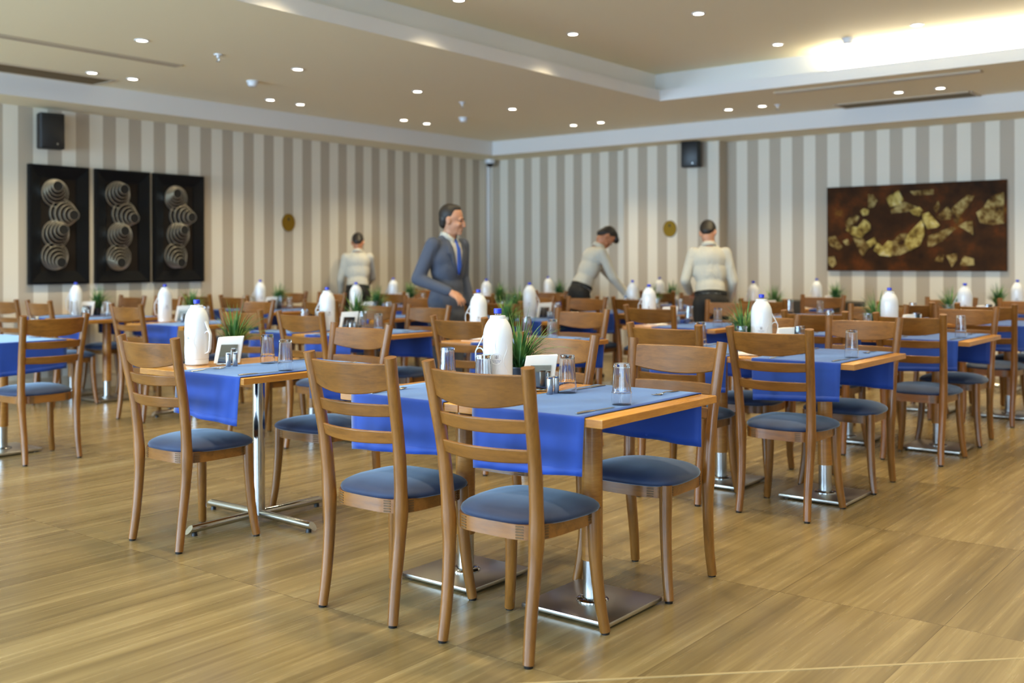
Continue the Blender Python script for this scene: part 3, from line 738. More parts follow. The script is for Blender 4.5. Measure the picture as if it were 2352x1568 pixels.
def make_bottle():
    t = empty('jacketed_bottle')
    b = MB(); b.lathe([(0, 0), (.053, 0), (.056, .003), (.0565, .022), (.0555, .026), (.0575, .028), (.058, .034), (.058, .208), (.0570, .222), (.0540, .238), (.0490, .253), (.0420, .266), (.0350, .275), (.031, .279), (.031, .288), (.029, .291), (.017, .291)], 40)
    b.build('jacket', 'white_plastic', t, angle=35)
    b = MB(); b.lathe([(.0125, .284), (.0125, .297), (.0145, .298), (.0145, .300), (.012, .301)], 20); b.build('bottle_neck', 'clear_plastic', t)
    b = MB(); b.lathe([(.0155, .302), (.0158, .316), (.014, .318), (0, .318)], 24); b.lathe([(.0158, .299), (.0158, .3015), (.0145, .3015)], 24); b.build('cap', 'blue_cap', t)
    # handle at local +x: a strap slanting out, then down, with a finger loop
    b = MB(); W_ = .007
    def strap(pts, th):
        n = len(pts); vs = []
        for i, (x, z) in enumerate(pts):
            a = Vector(pts[max(i-1, 0)]); c = Vector(pts[min(i+1, n-1)]); d = (c-a).normalized(); nx, nz = -d.y, d.x
            for (s, y) in ((-1, -W_), (-1, W_), (1, W_), (1, -W_)): vs.append((x+nx*th*s, y, z+nz*th*s))
        fs = [(4*i+k, 4*i+(k+1) % 4, 4*i+4+(k+1) % 4, 4*i+4+k) for i in range(n-1) for k in range(4)]+[(3, 2, 1, 0), (4*n-4, 4*n-3, 4*n-2, 4*n-1)]
        b.add(vs, fs)
    strap([(.056, .212), (.068, .188), (.083, .160), (.087, .150), (.087, .125), (.083, .080), (.077, .062), (.057, .054)], .0022)
    strap([(.084, .156), (.078, .163), (.069, .164), (.060, .158), (.056, .150)], .002)
    b.build('handle', 'white_plastic', t, angle=40)
    # embossed waves and round badge on both broad sides (local -y and +y), with printed mark and lettering
    def on(a, z, r=.0582): return (r*math.sin(a), -r*math.cos(a), z)
    def wrap(poly, z0, side, r, b):                               # flat (x, z) outline faces wrapped on the jacket
        pass
    for side in (0, PI):
        b = MB()
        for u0, amp, z0, z1, ph in ((0, .10, .158, .198, 0), (0, .10, .036, .094, 1.2), (-.62, .13, .045, .185, .6), (.62, .13, .045, .185, 3.7)):
            pts = [on(side+u0+amp*math.sin(ph+(z0+(z1-z0)*k/22)*62), z0+(z1-z0)*k/22, .0581) for k in range(23)]
            b.tube(pts, [.0003+.0009*math.sin(PI*k/22) for k in range(23)], 6)
        b.build('embossed_wave', 'emboss', t)
        b = MB(); b.tube([on(side+.0225/.058*math.cos(2*PI*k/32), (.125)+.0225*math.sin(2*PI*k/32), .0582) for k in range(33)], .0009, 6, cap=False)
        badge = b.build('badge_ring', 'emboss', t)
        b = MB()
        def bar(x0, x1, z0, z1):
            n = 3; vs = [on(side+(x0+(x1-x0)*i/n)/.058, z, .0585) for z in (z0, z1) for i in range(n+1)]
            b.add(vs, [(i, i+1, n+2+i, n+1+i) for i in range(n)])
        bar(-.0064, -.0052, .126, .140); bar(.0052, .0064, .126, .140)
        for zc, rx, rz in ((.1366, .0022, .0032), (.1300, .0030, .0042)):
            vs = []; n = 20
            for k in range(n):
                a = 2*PI*k/n
                for f in (1, .52): vs.append(on(side+rx*f*math.cos(a)/.058, zc+rz*f*math.sin(a), .0585))
            b.add(vs, [(2*k, 2*((k+1) % n), 2*((k+1) % n)+1, 2*k+1) for k in range(n)])
        b.build('logo', 'logo_ink', badge, smooth=False, fix=False)
        b = MB()
        for s, z, h in (('ROYALA BEACH', .1195, .0034), ('HOTEL & SPA', .1142, .0034), ('SIDE', .1095, .0028)):
            cu = bpy.data.curves.new('lettering', 'FONT'); cu.body = s; cu.size = h*1.4; cu.align_x = 'CENTER'; cu.resolution_u = 2
            ob = bpy.data.objects.new('lettering', cu); C.objects.link(ob)
            me = ob.to_mesh(); vs = [on(side+v.co.x/.058, z+v.co.y-h*.5, .0586) for v in me.vertices]
            b.add(vs, [tuple(p.vertices) for p in me.polygons]); ob.to_mesh_clear()
            bpy.data.objects.remove(ob); bpy.data.curves.remove(cu)
        b.build('lettering', 'text_ink', badge, smooth=False, fix=False)
    return t
BOTTLE = Proto(make_bottle())

def make_glass():
    # faceted tumbler standing on its rim
    b = MB(); seg = 24
    prof = [(.0355, 0), (.0355, .045), (.0338, .049), (.0285, .140), (.0275, .145), (0, .145)]
    inner = [(0, .132), (.0255, .130), (.0312, .049), (.0335, .043), (.0335, 0)]
    vs = []; fs = []; P = prof+inner; n = len(P)
    for i, (r, z) in enumerate(P):
        for k in range(seg):
            rr = r*(1 if (k % 2 == 0 or z < .047 or z > .142 or i > 4) else .955); a = 2*PI*k/seg; vs.append((rr*math.cos(a), rr*math.sin(a), z))
    for i in range(n-1):
        for k in range(seg): k2 = (k+1) % seg; fs.append((i*seg+k, i*seg+k2, (i+1)*seg+k2, (i+1)*seg+k))
    for k in range(seg): k2 = (k+1) % seg; fs.append(((n-1)*seg+k, (n-1)*seg+k2, k2, k))
    b.add(vs, fs)
    me_o = b.build('drinking_glass', 'glass', angle=16, fix=False)
    bm = bmesh.new(); bm.from_mesh(me_o.data); bmesh.ops.remove_doubles(bm, verts=bm.verts[:], dist=1e-5); bmesh.ops.recalc_face_normals(bm, faces=bm.faces[:]); bm.to_mesh(me_o.data); bm.free()
    return me_o
GLASS = Proto(make_glass())

def make_knife():
    t = empty('table_knife')
    b = MB(); b.tube([(0, 0, .004), (0, .03, .0045), (0, .085, .004), (0, .10, .0035)], [.0042, .0050, .0042, .003], 10, sq=(1.25, .8)); b.build('handle', 'steel', t)
    b = MB(); b.prism([(-.004, .098), (.0045, .098), (.0085, .115), (.0095, .16), (.0075, .195), (.001, .212), (-.0035, .205), (-.0045, .15)], .0025, .0042); b.build('blade', 'steel', t, smooth=False)
    return t
def make_fork():
    t = empty('table_fork'); b = MB()
    b.tube([(0, 0, .003), (0, .05, .0045), (0, .10, .0085), (0, .128, .006)], [.0048, .0042, .0028, .0026], 8, sq=(1.5, .6)); b.build('handle', 'steel', t)
    b = MB()
    b.grid(lambda u, v: ((-1+2*u)*(.004+.008*math.sin(PI*.5*v)), .124+.028*v, .0058-.0035*math.sin(PI*v*.9)+.002*abs(-1+2*u)), 6, 5)
    for k in range(4):
        x = -.0102+.0068*k; b.tube([(x, .15, .0035), (x, .172, .0042), (x*.96, .192, .0075)], [.0017, .0015, .0008], 6)
    o = b.build('tines', 'steel', t, angle=180); md = o.modifiers.new('thickness', 'SOLIDIFY'); md.thickness = .001; md.offset = 0
    return t
KNIFE = Proto(make_knife()); FORK = Proto(make_fork())

def make_holder():
    # napkins standing between two polished plates; local -y faces out
    t = empty('napkin_holder'); sh = .16
    b = MB(); b.bbox(-.048, .048, -.032, .032, 0, .006, .002); b.build('base', 'chrome', t)
    for s in (-1, 1):
        b = MB(); y = s*.02; vs = [(x+sh*z, y+s*.0012*q, z) for q in (-1, 1) for (x, z) in ((-.044, .004), (.044, .004), (.040, .098), (-.040, .098))]
        b.add(vs, [(0, 1, 2, 3), (7, 6, 5, 4), (0, 4, 5, 1), (1, 5, 6, 2), (2, 6, 7, 3), (3, 7, 4, 0)]); b.build('side_plate', 'mirror_plate', t, smooth=False)
    b = MB()
    for k in range(7):
        y = -.016+.0052*k; w = .06+.0012*((k*5) % 3)
        vs = [(x+sh*z, y+.0018*math.sin(k+z*30), z) for (x, z) in ((-w, .007), (-w*.4, .007), (w*.4, .007), (w, .007), (w*.99, .07), (w*.98, .134+.002*(k % 3)), (w*.3, .136), (-w*.4, .135), (-w*.97, .132), (-w, .07))]
        n = len(vs); vs2 = [(x, yy+.0038, z) for x, yy, z in vs]
        b.add(vs+vs2, [tuple(range(n)), tuple(reversed(range(n, 2*n)))]+[(i, n+i, n+(i+1) % n, (i+1) % n) for i in range(n)])
    b.build('napkins', 'napkin', t, smooth=False)
    return t
HOLDER = Proto(make_holder())
def make_shaker():
    t = empty('shaker'); b = MB()
    b.lathe([(0, 0), (.0115, 0), (.012, .002), (.012, .058), (.0115, .060)], 24); b.build('body', 'steel', t, angle=30)
    b = MB(); b.lathe([(.0115, .060), (.012, .061), (.012, .066), (.0108, .0675), (0, .0677)], 24); b.build('lid', 'chrome', t, angle=30)
    return t
SHAKER = Proto(make_shaker())
def make_plant():
    t = empty('potted_grass'); rnd = random.Random(5)
    b = MB(); b.lathe([(0, 0), (.032, 0), (.040, .062), (.043, .064), (.043, .07), (.037, .07), (.036, .058), (0, .058)], 24); b.build('pot', 'pot', t)
    b = MB()
    for k in range(170):
        a = rnd.uniform(-R(128), R(128)); r0 = rnd.uniform(0, .026); lean = rnd.uniform(.05, 1.0); L_ = rnd.uniform(.13, .27); w = rnd.uniform(.0022, .0050)
        d = Vector((math.cos(a), math.sin(a), 0)); s = Vector((-d.y, d.x, 0)); p = d*r0+Vector((0, 0, .056)); ang = lean*.42; n = 7; vs = []
        for i in range(n+1):
            f = i/n; wd = w*(1-f**1.7)+.0002; vs += [p-s*wd, p+s*wd+Vector((0, 0, wd*.3))]
            ang += lean*.20+f*.07; p = p+(d*math.sin(ang)+Vector((0, 0, math.cos(ang))))*(L_/n)
        b.add(vs, [(2*i, 2*i+1, 2*i+3, 2*i+2) for i in range(n)])
    for k in range(16):                                            # a few broader succulent leaves
        a = rnd.uniform(-R(120), R(120)); d = Vector((math.cos(a), math.sin(a), 0)); z = rnd.uniform(.07, .115); r = rnd.uniform(.02, .05)
        b.tube([d*r*.4+Vector((0, 0, z-.03)), d*r*.8+Vector((0, 0, z-.01)), d*r*1.1+Vector((0, 0, z+.008)), d*r*1.25+Vector((0, 0, z+.022))], [.003, .007, .006, .001], 6)
    b.build('foliage', 'leaf', t, angle=180, fix=False)
    return t
PLANT = Proto(make_plant())
def make_grey_chair():
    t = empty('upholstered_chair')
    b = MB(); b.bbox(-.22, .22, -.2, .22, .40, .48, .02, 3); b.build('seat', 'grey_fabric', t)
    b = MB(); b.bbox(-.22, .22, -.03, .03, 0, .42, .02, 3); b.xf(Matrix.Translation((0, -.2, .455)) @ Matrix.Rotation(R(12), 4, 'X')); b.build('backrest', 'grey_fabric', t)
    for x in (-.18, .18):
        for y in (-.18, .18): b = MB(); b.tube([(x*1.05, y*1.08, 0), (x, y, .41)], [.013, .018], 10); b.build('leg', 'chair_wood', t)
    return t
GREY = Proto(make_grey_chair())

# ------------------------------------------------------------------ laying the tables
rg = random.Random(11)
BW, CWB = 'back to camera', 'facing camera'
def cluster(ph, xs, y, cross=False, near=(1, 1), far=(1, 1), chairs=None, bottle=None, az=-90, plant=(.1, .15), glasses=True, cutlery=False, runners=True, rx=0.0, holder=True):
    pair = len(xs) == 2; cx = sum(xs)/len(xs)
    for i, x in enumerate(xs):
        side = ('left', 'right')[i]
        on = ('%s table of the %s' % (side, ph)) if pair else 'the '+ph
        of = ('%s half of the %s' % (side, ph)) if pair else 'the '+ph
        if cross: CROSS_T.get((x, y, 0), rg.uniform(-.012, .012), 'wooden table on crossed chrome feet, %s' % of, 'table', 'dining tables')
        else: PLATE_T.get((x, y, 0), 0, 'wooden table on square steel plate, %s' % of, 'table', 'dining tables')
        xr = x+rx
        if runners: RUNNERS[(int(abs(x*10))+int(y*7)) % 3].get((xr, y, 0), 0, 'blue runner cloth draped over %s' % on, 'table runner', 'blue table runners')
        for k, (flag, dy, rz, wd) in enumerate(((near, -.40, 0, BW), (far, .39, PI, CWB))):
            if not flag[i]: continue
            px, py, a = x+rg.uniform(-.02, .02), y+dy+(-1 if k == 0 else 1)*rg.uniform(.0, .025), rg.uniform(-.03, .03)
            if chairs and (i, k) in chairs: px, py = chairs[(i, k)]; a = 0
            CHAIR.get((px, py, 0), rz+a, 'ladder-back chair, %s, at %s' % (wd, on), 'chair', 'wooden dining chairs')
        if glasses:
            for s, w in ((1, 'near'), (-1, 'far')):
                GLASS.get((xr+s*.172, y-s*.085+rg.uniform(-.015, .015), .7535), rg.uniform(0, 3), 'upturned tumbler, %s side, %s' % (w, on), 'glass', 'upturned tumblers')
        if cutlery:
            for s, w in ((1, 'near'), (-1, 'far')):
                rz = 0 if s > 0 else PI
                KNIFE.get((xr+s*.180, y-s*.362, .7535), rz-.06, 'steel knife, %s side, %s' % (w, on), 'knife', 'table knives')
                FORK.get((xr-s*.140, y-s*.385, .7535), rz+.03, 'steel fork, %s side, %s' % (w, on), 'fork', 'table forks')
    bx, by = bottle
    phi = math.atan2(-by, -bx)
    BOTTLE.get((bx, by, .7535), phi+R(az), 'white jacketed water bottle with blue cap on the %s' % ph, 'bottle', 'white jacketed water bottles')
    if plant: PLANT.get((bx+plant[0], by+plant[1], .7535), math.atan2(plant[1], plant[0])+rg.uniform(-.15, .15), 'small potted grass plant by the bottle on the %s' % ph, 'plant', 'potted grass plants')
    if holder:
        hx, hy = bx+.125, by+.03 if plant and plant[1] < .2 else by+.085
        HOLDER.get((hx, hy, .7535), R(48)+rg.uniform(-.1, .1), 'napkin holder with white napkins on the %s' % ph, 'napkin holder', 'napkin holders')
        SHAKER.get((hx+.125, hy-.085, .7535), 0, 'left steel shaker by the napkins on the %s' % ph, 'shaker', 'steel salt and pepper shakers')
        SHAKER.get((hx+.125, hy-.045, .7535), 0, 'right steel shaker by the napkins on the %s' % ph, 'shaker', 'steel salt and pepper shakers')

# column on the right aisle
cluster('front pair', (-2.725, -2.118), 3.17, chairs={(0, 0): (-2.715, 2.77), (1, 0): (-2.13, 2.77), (0, 1): (-2.74, 3.58), (1, 1): (-2.12, 3.56)},
        bottle=(-2.565, 3.18), az=-95, plant=(-.06, .22), cutlery=True)
cluster('second pair from front at right', (-2.735, -2.125), 5.41, chairs={(1, 0): (-2.155, 5.01), (1, 1): (-2.14, 5.80)}, bottle=(-2.49, 5.42), az=88, plant=(-.14, .08), cutlery=True)
cluster('third pair from front at right', (-2.68, -2.07), 7.25, bottle=(-2.40, 7.28), az=180, plant=(-.12, .10), cutlery=True)
cluster('fourth pair from front at right', (-2.66, -2.05), 9.12, bottle=(-2.39, 9.13), az=-88, plant=(-.14, .10))
cluster('wall table below painting right end', (-2.35,), 11.0, cross=True, near=(0,), far=(0,), bottle=(-2.40, 11.02), az=85, plant=(-.17, .02), glasses=False)
# second column
cluster('chrome cross-footed table at left', (-4.11,), 3.24, cross=True, chairs={(0, 0): (-4.09, 2.86), (0, 1): (-4.02, 3.60)}, bottle=(-4.41, 3.10), az=47, plant=(-.02, .24), cutlery=True, rx=.14)
cluster('table just behind the front pair', (-4.1,), 5.34, cross=True, bottle=(-4.48, 5.35), az=-90, plant=(.14, .12), cutlery=True, rx=.13)
cluster('table before the right-hand waiter', (-3.98,), 7.38, cross=True, bottle=(-4.37, 7.38), az=-92, plant=None, rx=.1)
NAVY = MB(); NAVY.bbox(-.06, .06, -.045, .045, 0, .03, .008, 2); nv = NAVY.build('folded_napkin', 'navy_napkin'); nv.location = (-4.16, 7.52, .7535)
tag(nv, 'folded navy napkin on the table before the right-hand waiter', 'napkin')
cluster('table right of the right-hand waiter', (-3.88,), 9.15, cross=True, bottle=(-4.31, 9.2), az=-60, plant=(.14, .13), rx=.1)
cluster('wall table left of the painting', (-4.1,), 11.0, cross=True, near=(0,), far=(0,), bottle=(-4.39, 10.95), az=-70, plant=(.17, .08), glasses=False)
# third column
cluster('pair behind the cross-footed table', (-6.0, -5.395), 5.23, bottle=(-5.86, 5.25), az=-72, plant=(.08, .22), cutlery=True)
cluster('pair right of the suited man', (-6.1, -5.495), 7.5, bottle=(-5.68, 7.5), az=85, plant=(-.18, .06))
cluster('pair beside the gloved waiter', (-5.7, -5.095), 8.98, near=(1, 1), far=(0, 1), bottle=(-5.52, 9.0), az=-80, plant=(.14, .13))
cluster('wall table under far gold plaque', (-5.95,), 10.9, cross=True, near=(1,), far=(0,), bottle=(-6.28, 10.85), az=180, plant=(.13, .05), glasses=False)
# fourth column
cluster('table below rightmost framed panel', (-7.52,), 5.27, cross=True, bottle=(-7.85, 5.2), az=-75, plant=(.06, .22), rx=.1)
cluster('table left of the suited man', (-6.95,), 6.8, cross=True, bottle=(-7.19, 6.8), az=180, plant=(.1, .16), rx=.1)
cluster('table before the room corner', (-7.0,), 9.0, cross=True, bottle=(-7.42, 9.0), az=-60, plant=(.15, .05), rx=.1)
cluster('corner wall table', (-7.75,), 11.0, cross=True, near=(0,), far=(0,), bottle=(-7.99, 10.95), az=180, plant=(.17, .0), glasses=False)
# along the left wall
cluster('wall pair below left framed panels', (-9.48, -8.875), 5.27, bottle=(-9.45, 5.29), az=-92, plant=(.1, .16))
cluster('wall pair below left gold plaque', (-9.3, -8.695), 7.2, bottle=(-9.10, 7.2), az=-75, plant=(.14, .13))
cluster('wall pair beside the leftmost waiter', (-8.86, -8.255), 8.98, near=(0, 1), bottle=(-8.87, 9.0), az=-100, plant=(.14, .13))
for loc, rz, l in (((-4.40, 5.20, .7535), .3, 'white folded napkin on the table just behind the front pair'), ((-4.20, 7.22, .7535), -.4, 'white folded napkin on the table before the right-hand waiter'),
                   ((-2.46, 5.19, .7535), .5, 'white folded napkin between the second pair from front at right')):
    b = MB(); b.bbox(-.07, .07, -.05, .05, 0, .006, .002); b.bbox(-.068, .066, -.048, .047, .0055, .012, .002)
    o = b.build('folded_napkin', 'napkin'); o.location = loc; o.rotation_euler = (0, 0, rz); tag(o, l, 'napkin', 'white folded napkins')
# table turned sideways at the left edge
t = PLATE_T.get((-6.95, 3.37, 0), PI/2, 'wooden table cut by the left frame edge, turned sideways', 'table', 'dining tables')
RUNNERS[1].get((-6.95, 3.37, 0), PI/2, 'blue runner cloth on the sideways table cut by the left frame edge', 'table runner', 'blue table runners')
CHAIR.get((-6.555, 3.40, 0), PI/2, 'wooden ladder-back chair at the left frame edge, beside the sideways table', 'chair', 'wooden dining chairs')
GLASS.get((-6.86, 3.545, .7535), .3, 'upturned tumbler seen behind the leftmost near chair on the sideways table', 'glass', 'upturned tumblers')
KNIFE.get((-6.60, 3.575, .7535), R(90)+.05, 'steel knife on the sideways table at the left frame edge', 'knife', 'table knives')
for loc, rz, l in (((-4.52, 10.47, 0), .15, 'grey upholstered chair at the wall table left of the painting, left one'), ((-3.62, 10.42, 0), -.5, 'grey upholstered chair at the wall table left of the painting, right one'),
                   ((-8.15, 10.45, 0), .1, 'grey upholstered chair at the corner wall table')):
    GREY.get(loc, rz, l, 'chair', 'grey upholstered chairs')

# ------------------------------------------------------------------ people
def ell(c, r, m=None, seg=20, rings=14):
    bm = bmesh.new(); bmesh.ops.create_uvsphere(bm, u_segments=seg, v_segments=rings, radius=1)
    vs = [Vector((v.co.x*r[0], v.co.y*r[1], v.co.z*r[2])) for v in bm.verts]; bm.verts.index_update()
    fs = [[v.index for v in f.verts] for f in bm.faces]; bm.free()
    if m: vs = [m @ v for v in vs]
    return [v+Vector(c) for v in vs], fs
def cap(p0, r0, p1, r1, n=7):
    # tapered capsule as a chain of rings with round ends
    P0, P1 = Vector(p0), Vector(p1); d = (P1-P0); L_ = d.length; d = d/L_ if L_ > 1e-6 else Vector((0, 0, 1))
    up = Vector((0, 0, 1)) if abs(d.z) < .9 else Vector((1, 0, 0)); a = d.cross(up).normalized(); b = d.cross(a).normalized()
    st = [(P0-d*r0*math.cos(q), r0*math.sin(q)) for q in (.02, .5, 1.0)]+[(P0, r0), (P1, r1)]+[(P1+d*r1*math.cos(q), r1*math.sin(q)) for q in (1.0, .5, .02)]
    seg = 14; vs = []; fs = []
    for c, r in st:
        for k in range(seg): q = 2*PI*k/seg; vs.append(c+a*(r*math.cos(q))+b*(r*math.sin(q)))
    for i in range(len(st)-1):
        for k in range(seg): k2 = (k+1) % seg; fs.append((i*seg+k, i*seg+k2, (i+1)*seg+k2, (i+1)*seg+k))
    fs += [tuple(reversed(range(seg))), tuple((len(st)-1)*seg+k for k in range(seg))]
    return vs, fs
def fuse(name, prims, m, parent, voxel, smooth=3):
    """joins the overlapping volumes into one continuous skin"""
    b = MB()
    for vs, fs in prims: b.add(vs, fs)
    o = b.build('tmp', m, angle=180)
    md = o.modifiers.new('r', 'REMESH'); md.mode = 'VOXEL'; md.voxel_size = voxel
    dg = bpy.context.evaluated_depsgraph_get(); dg.update()
    me = bpy.data.meshes.new_from_object(o.evaluated_get(dg)); me.name = name
    bpy.data.objects.remove(o)
    bm = bmesh.new(); bm.from_mesh(me)
    for _ in range(smooth): bmesh.ops.smooth_vert(bm, verts=bm.verts[:], factor=.5, use_axis_x=True, use_axis_y=True, use_axis_z=True)
    bm.to_mesh(me); bm.free()
    me.shade_smooth()
    q = bpy.data.objects.new(name, me); C.objects.link(q); q.parent = parent
    return q
def bvh_of(o):
    me = o.data; return BVHTree.FromPolygons([v.co[:] for v in me.vertices], [tuple(p.vertices) for p in me.polygons])
def decal(name, o, poly, m, parent, d, axis=Vector((0, -1, 0)), off=.004, n=12, frame=None):
    """thin cloth piece laid on a garment: outline given as left/right edges [(z, x0, x1)] in the torso frame"""
    t = bvh_of(o); F = frame or Matrix.Identity(4); vs = []; rows = len(poly)
    for z, x0, x1 in poly:
        for i in range(n+1):
            x = x0+(x1-x0)*i/n; s = F @ Vector((x, d, z)); dr = (F.to_3x3() @ axis).normalized()
            hit = t.ray_cast(s, dr)[0]
            p = (hit if hit else F @ Vector((x, .06, z)))-dr*off; vs.append(p)
    b = MB(); b.add(vs, [(r*(n+1)+i, r*(n+1)+i+1, (r+1)*(n+1)+i+1, (r+1)*(n+1)+i) for r in range(rows-1) for i in range(n)])
    q = b.build(name, m, parent, angle=180)
    md = q.modifiers.new('thickness', 'SOLIDIFY'); md.thickness = .004; md.offset = 0
    return q
def head_prims(H):
    """head around the origin at its centre, face to +y; H places it"""
    T = H.to_3x3(); loc = H.translation
    P = []
    def e(c, r, rot=None):
        vs, fs = ell((0, 0, 0), r, rot); P.append(([T @ (v+Vector(c))+loc for v in vs], fs))
    e((0, -.012, .03), (.074, .096, .092)); e((0, .012, -.03), (.062, .078, .085)); e((0, .035, -.085), (.042, .045, .034))     # skull, face, jaw
    e((0, .078, -.10), (.022, .016, .016))                                                                                        # chin
    e((0, .094, -.022), (.013, .020, .030)); e((0, .106, -.036), (.016, .014, .011))                                              # nose
    e((0, .078, .016), (.052, .018, .012))                                                                                        # brow
    e((0, .086, -.066), (.024, .012, .006)); e((0, .085, -.076), (.021, .012, .006))                                              # lips
    for s in (-1, 1):
        e((s*.034, .066, -.03), (.024, .02, .02)); e((s*.074, -.012, -.012), (.010, .020, .032))                                  # cheeks, ears
        e((s*.078, -.02, 0), (.008, .014, .022))
    return P
def hand_prims(wrist, direction, palm_n, side, curl=.5, size=1.0, spread=.16):
    """five-fingered hand: wrist point, pointing direction, palm normal, side -1/1 (thumb side)"""
    d = Vector(direction).normalized(); n = Vector(palm_n); n = (n-d*n.dot(d)).normalized(); s = d.cross(n).normalized()*side
    w = Vector(wrist); P = []
    m = Matrix((s, d, n)).transposed()
    vs, fs = ell((0, 0, 0), (.040*size, .050*size, .017*size), m); c = w+d*.052*size; P.append(([v+c for v in vs], fs))
    P.append(cap(w, .026*size, w+d*.03*size, .028*size))
    for k, (off, L_) in enumerate(((.030, .072), (.010, .082), (-.010, .076), (-.029, .060))):
        b0 = w+d*.088*size+s*off*size; dd = (d+s*(off*spread/.03)).normalized(); a = curl*(.55+.12*k); r = .0095*size
        for j, fr in enumerate((.45, .32, .26)):
            dir2 = (dd*math.cos(a)+n*math.sin(a)).normalized(); b1 = b0+dir2*L_*fr*size; P.append(cap(b0, r, b1, r*.9)); b0 = b1; a += curl*.75; r *= .9
    tb = w+d*.028*size+s*.030*size; a1 = tb+(d*.6+s*.75+n*.25).normalized()*.042*size; a2 = a1+(d*.9+s*.3+n*.35).normalized()*.032*size
    P.append(cap(tb, .013*size, a1, .0105*size)); P.append(cap(a1, .0105*size, a2, .009*size))
    return P

def person(loc, rz, label, bend, head_pitch, head_yaw, arms, sc=1.0, skin='skin', jacket=False, gloves=False, legs=None, twist=0, hair_len=0):
    """arms: {side: (shoulder shift, elbow, wrist, hand dir, palm normal, curl)} in the standing frame, feet at the origin, facing +y"""
    t = tag(empty('person', loc, rz), label, 'person')
    hip = Vector((0, -.10*math.sin(bend)*1.6, .93)); B = Matrix.Translation(hip) @ Matrix.Rotation(twist, 4, 'Z') @ Matrix.Rotation(-bend, 4, 'X')
    S = lambda x, y, z: B @ Vector((x, y, z))                       # torso frame: z up the spine from the hips
    RB = B.to_3x3()
    def te(c, r): vs, fs = ell((0, 0, 0), r, RB); q = S(*c); return [v+q for v in vs], fs
    shoulders = {s: S(s*(.178 if jacket else .152), -.01, .468) for s in (-1, 1)}
    neck0, neck1 = S(0, -.01, .50), S(0, .015, .585)
    Hm = Matrix.Translation(S(0, .03, .672)) @ (RB @ Matrix.Rotation(head_yaw, 3, 'Z') @ Matrix.Rotation(-head_pitch, 3, 'X')).to_4x4()
    legs = legs or {-1: ((-.095, .01, .49), (-.10, -.02, .085)), 1: ((.095, .01, .49), (.10, -.02, .085))}
    # continuous body
    pr = [te((0, 0, .02), (.140, .098, .12)), te((0, .01, .18), (.120, .088, .17)), te((0, .012, .36), (.135, .092, .17)), cap(S(-.11, -.01, .455), .045, S(.11, -.01, .455), .045),
          cap(neck0, .062, neck1, .054), cap(neck1, .054, Hm @ Vector((0, -.01, -.03)), .054)]
    pr += head_prims(Hm)
    for s in (-1, 1):
        el, wr, hd, pn, cu = arms[s]; el, wr = Vector(el), Vector(wr)
        pr += [cap(shoulders[s], .052, el, .040), cap(el, .040, wr, .026)]
        pr += hand_prims(wr, hd, pn, s, cu)
        kn, an = legs[s]; hp = S(s*.085, 0, -.01)
        pr += [cap(hp, .080, kn, .054), cap(kn, .052, an, .036), cap(an, .036, (an[0], an[1]+.12, .045), .03)]
    fuse('body', pr, skin, t, .007, 2)
    # face details
    for s in (-1, 1):
        vs, fs = ell((0, 0, 0), (.010, .006, .005)); b = MB(); b.add([Hm @ (v+Vector((s*.031, .083, .002))) for v in vs], fs); b.build('eye', 'eye', t)
        b = MB(); b.tube([Hm @ Vector((s*x, y, z)) for x, y, z in ((.014, .094, .020), (.032, .091, .025), (.050, .078, .019))], [.003, .0038, .002], 6); b.build('eyebrow', 'hair', t)
    b = MB(); b.tube([Hm @ Vector((x, .0985-abs(x)*.28, -.071)) for x in (-.018, -.009, 0, .009, .018)], [.001, .002, .0022, .002, .001], 6); b.build('mouth', 'lip', t)
    # hair: cap of skull, higher at the front hairline
    hp_ = []
    for c, r in (((0, -.030, .042), (.079, .090, .090)), ((0, -.060, .002), (.069, .052, .070)), ((0, -.064, -.035), (.058, .040, .048)), ((0, .004, .096), (.056, .056, .034+hair_len))):
        vs, fs = ell((0, 0, 0), r); hp_.append(([Hm @ (v+Vector(c)) for v in vs], fs))
    if hair_len:
        vs, fs = ell((0, 0, 0), (.062, .055, .036)); hp_.append(([Hm @ (v+Vector((0, .050, .100))) for v in vs], fs))
    fuse('hair', hp_, 'hair', t, .007, 2)
    # trousers and shoes
    pr = [te((0, -.005, .0), (.152, .115, .115)), te((0, -.005, .06), (.146, .106, .09))]
    for s in (-1, 1):
        kn, an = legs[s]; hp = S(s*.088, 0, -.02)
        pr += [cap(hp, .086, kn, .066), cap(kn, .066, (an[0], an[1], .075), .056)]
    fuse('trousers', pr, 'suit' if jacket else 'trousers', t, .012, 3)
    for s in (-1, 1):
        kn, an = legs[s]; x, y = an[0], an[1]
        fuse('shoe', [cap((x, y-.05, .042), .040, (x, y+.10, .04), .040), cap((x, y+.06, .036), .044, (x*1.05, y+.17, .03), .030)], 'shoe', t, .010, 2)
    # shirt or jacket
    g = .010 if not jacket else .022
    pr = [te((0, -.012, .40), (.152+g, .102+g, .135)), te((0, .0, .28), (.146+g, .100+g, .17)), te((0, .0, .12), (.132+g, .096+g, .13)), te((0, 0, .06), (.140+g, .104+g, .075)),
          cap(S(-.115, -.018, .455), .050+g*.4, S(.115, -.018, .455), .050+g*.4), cap(S(-.06, -.012, .50), .045+g*.3, S(.06, -.012, .50), .045+g*.3)]
    if jacket: pr += [cap(S(-.165, -.02, .465), .052, S(.165, -.02, .465), .052), te((0, -.005, .36), (.195, .120, .15)), te((0, 0, .0), (.156+g, .114+g, .13)), te((0, 0, -.10), (.160+g, .114+g, .13)), te((0, 0, -.17), (.152+g, .106+g, .09))]
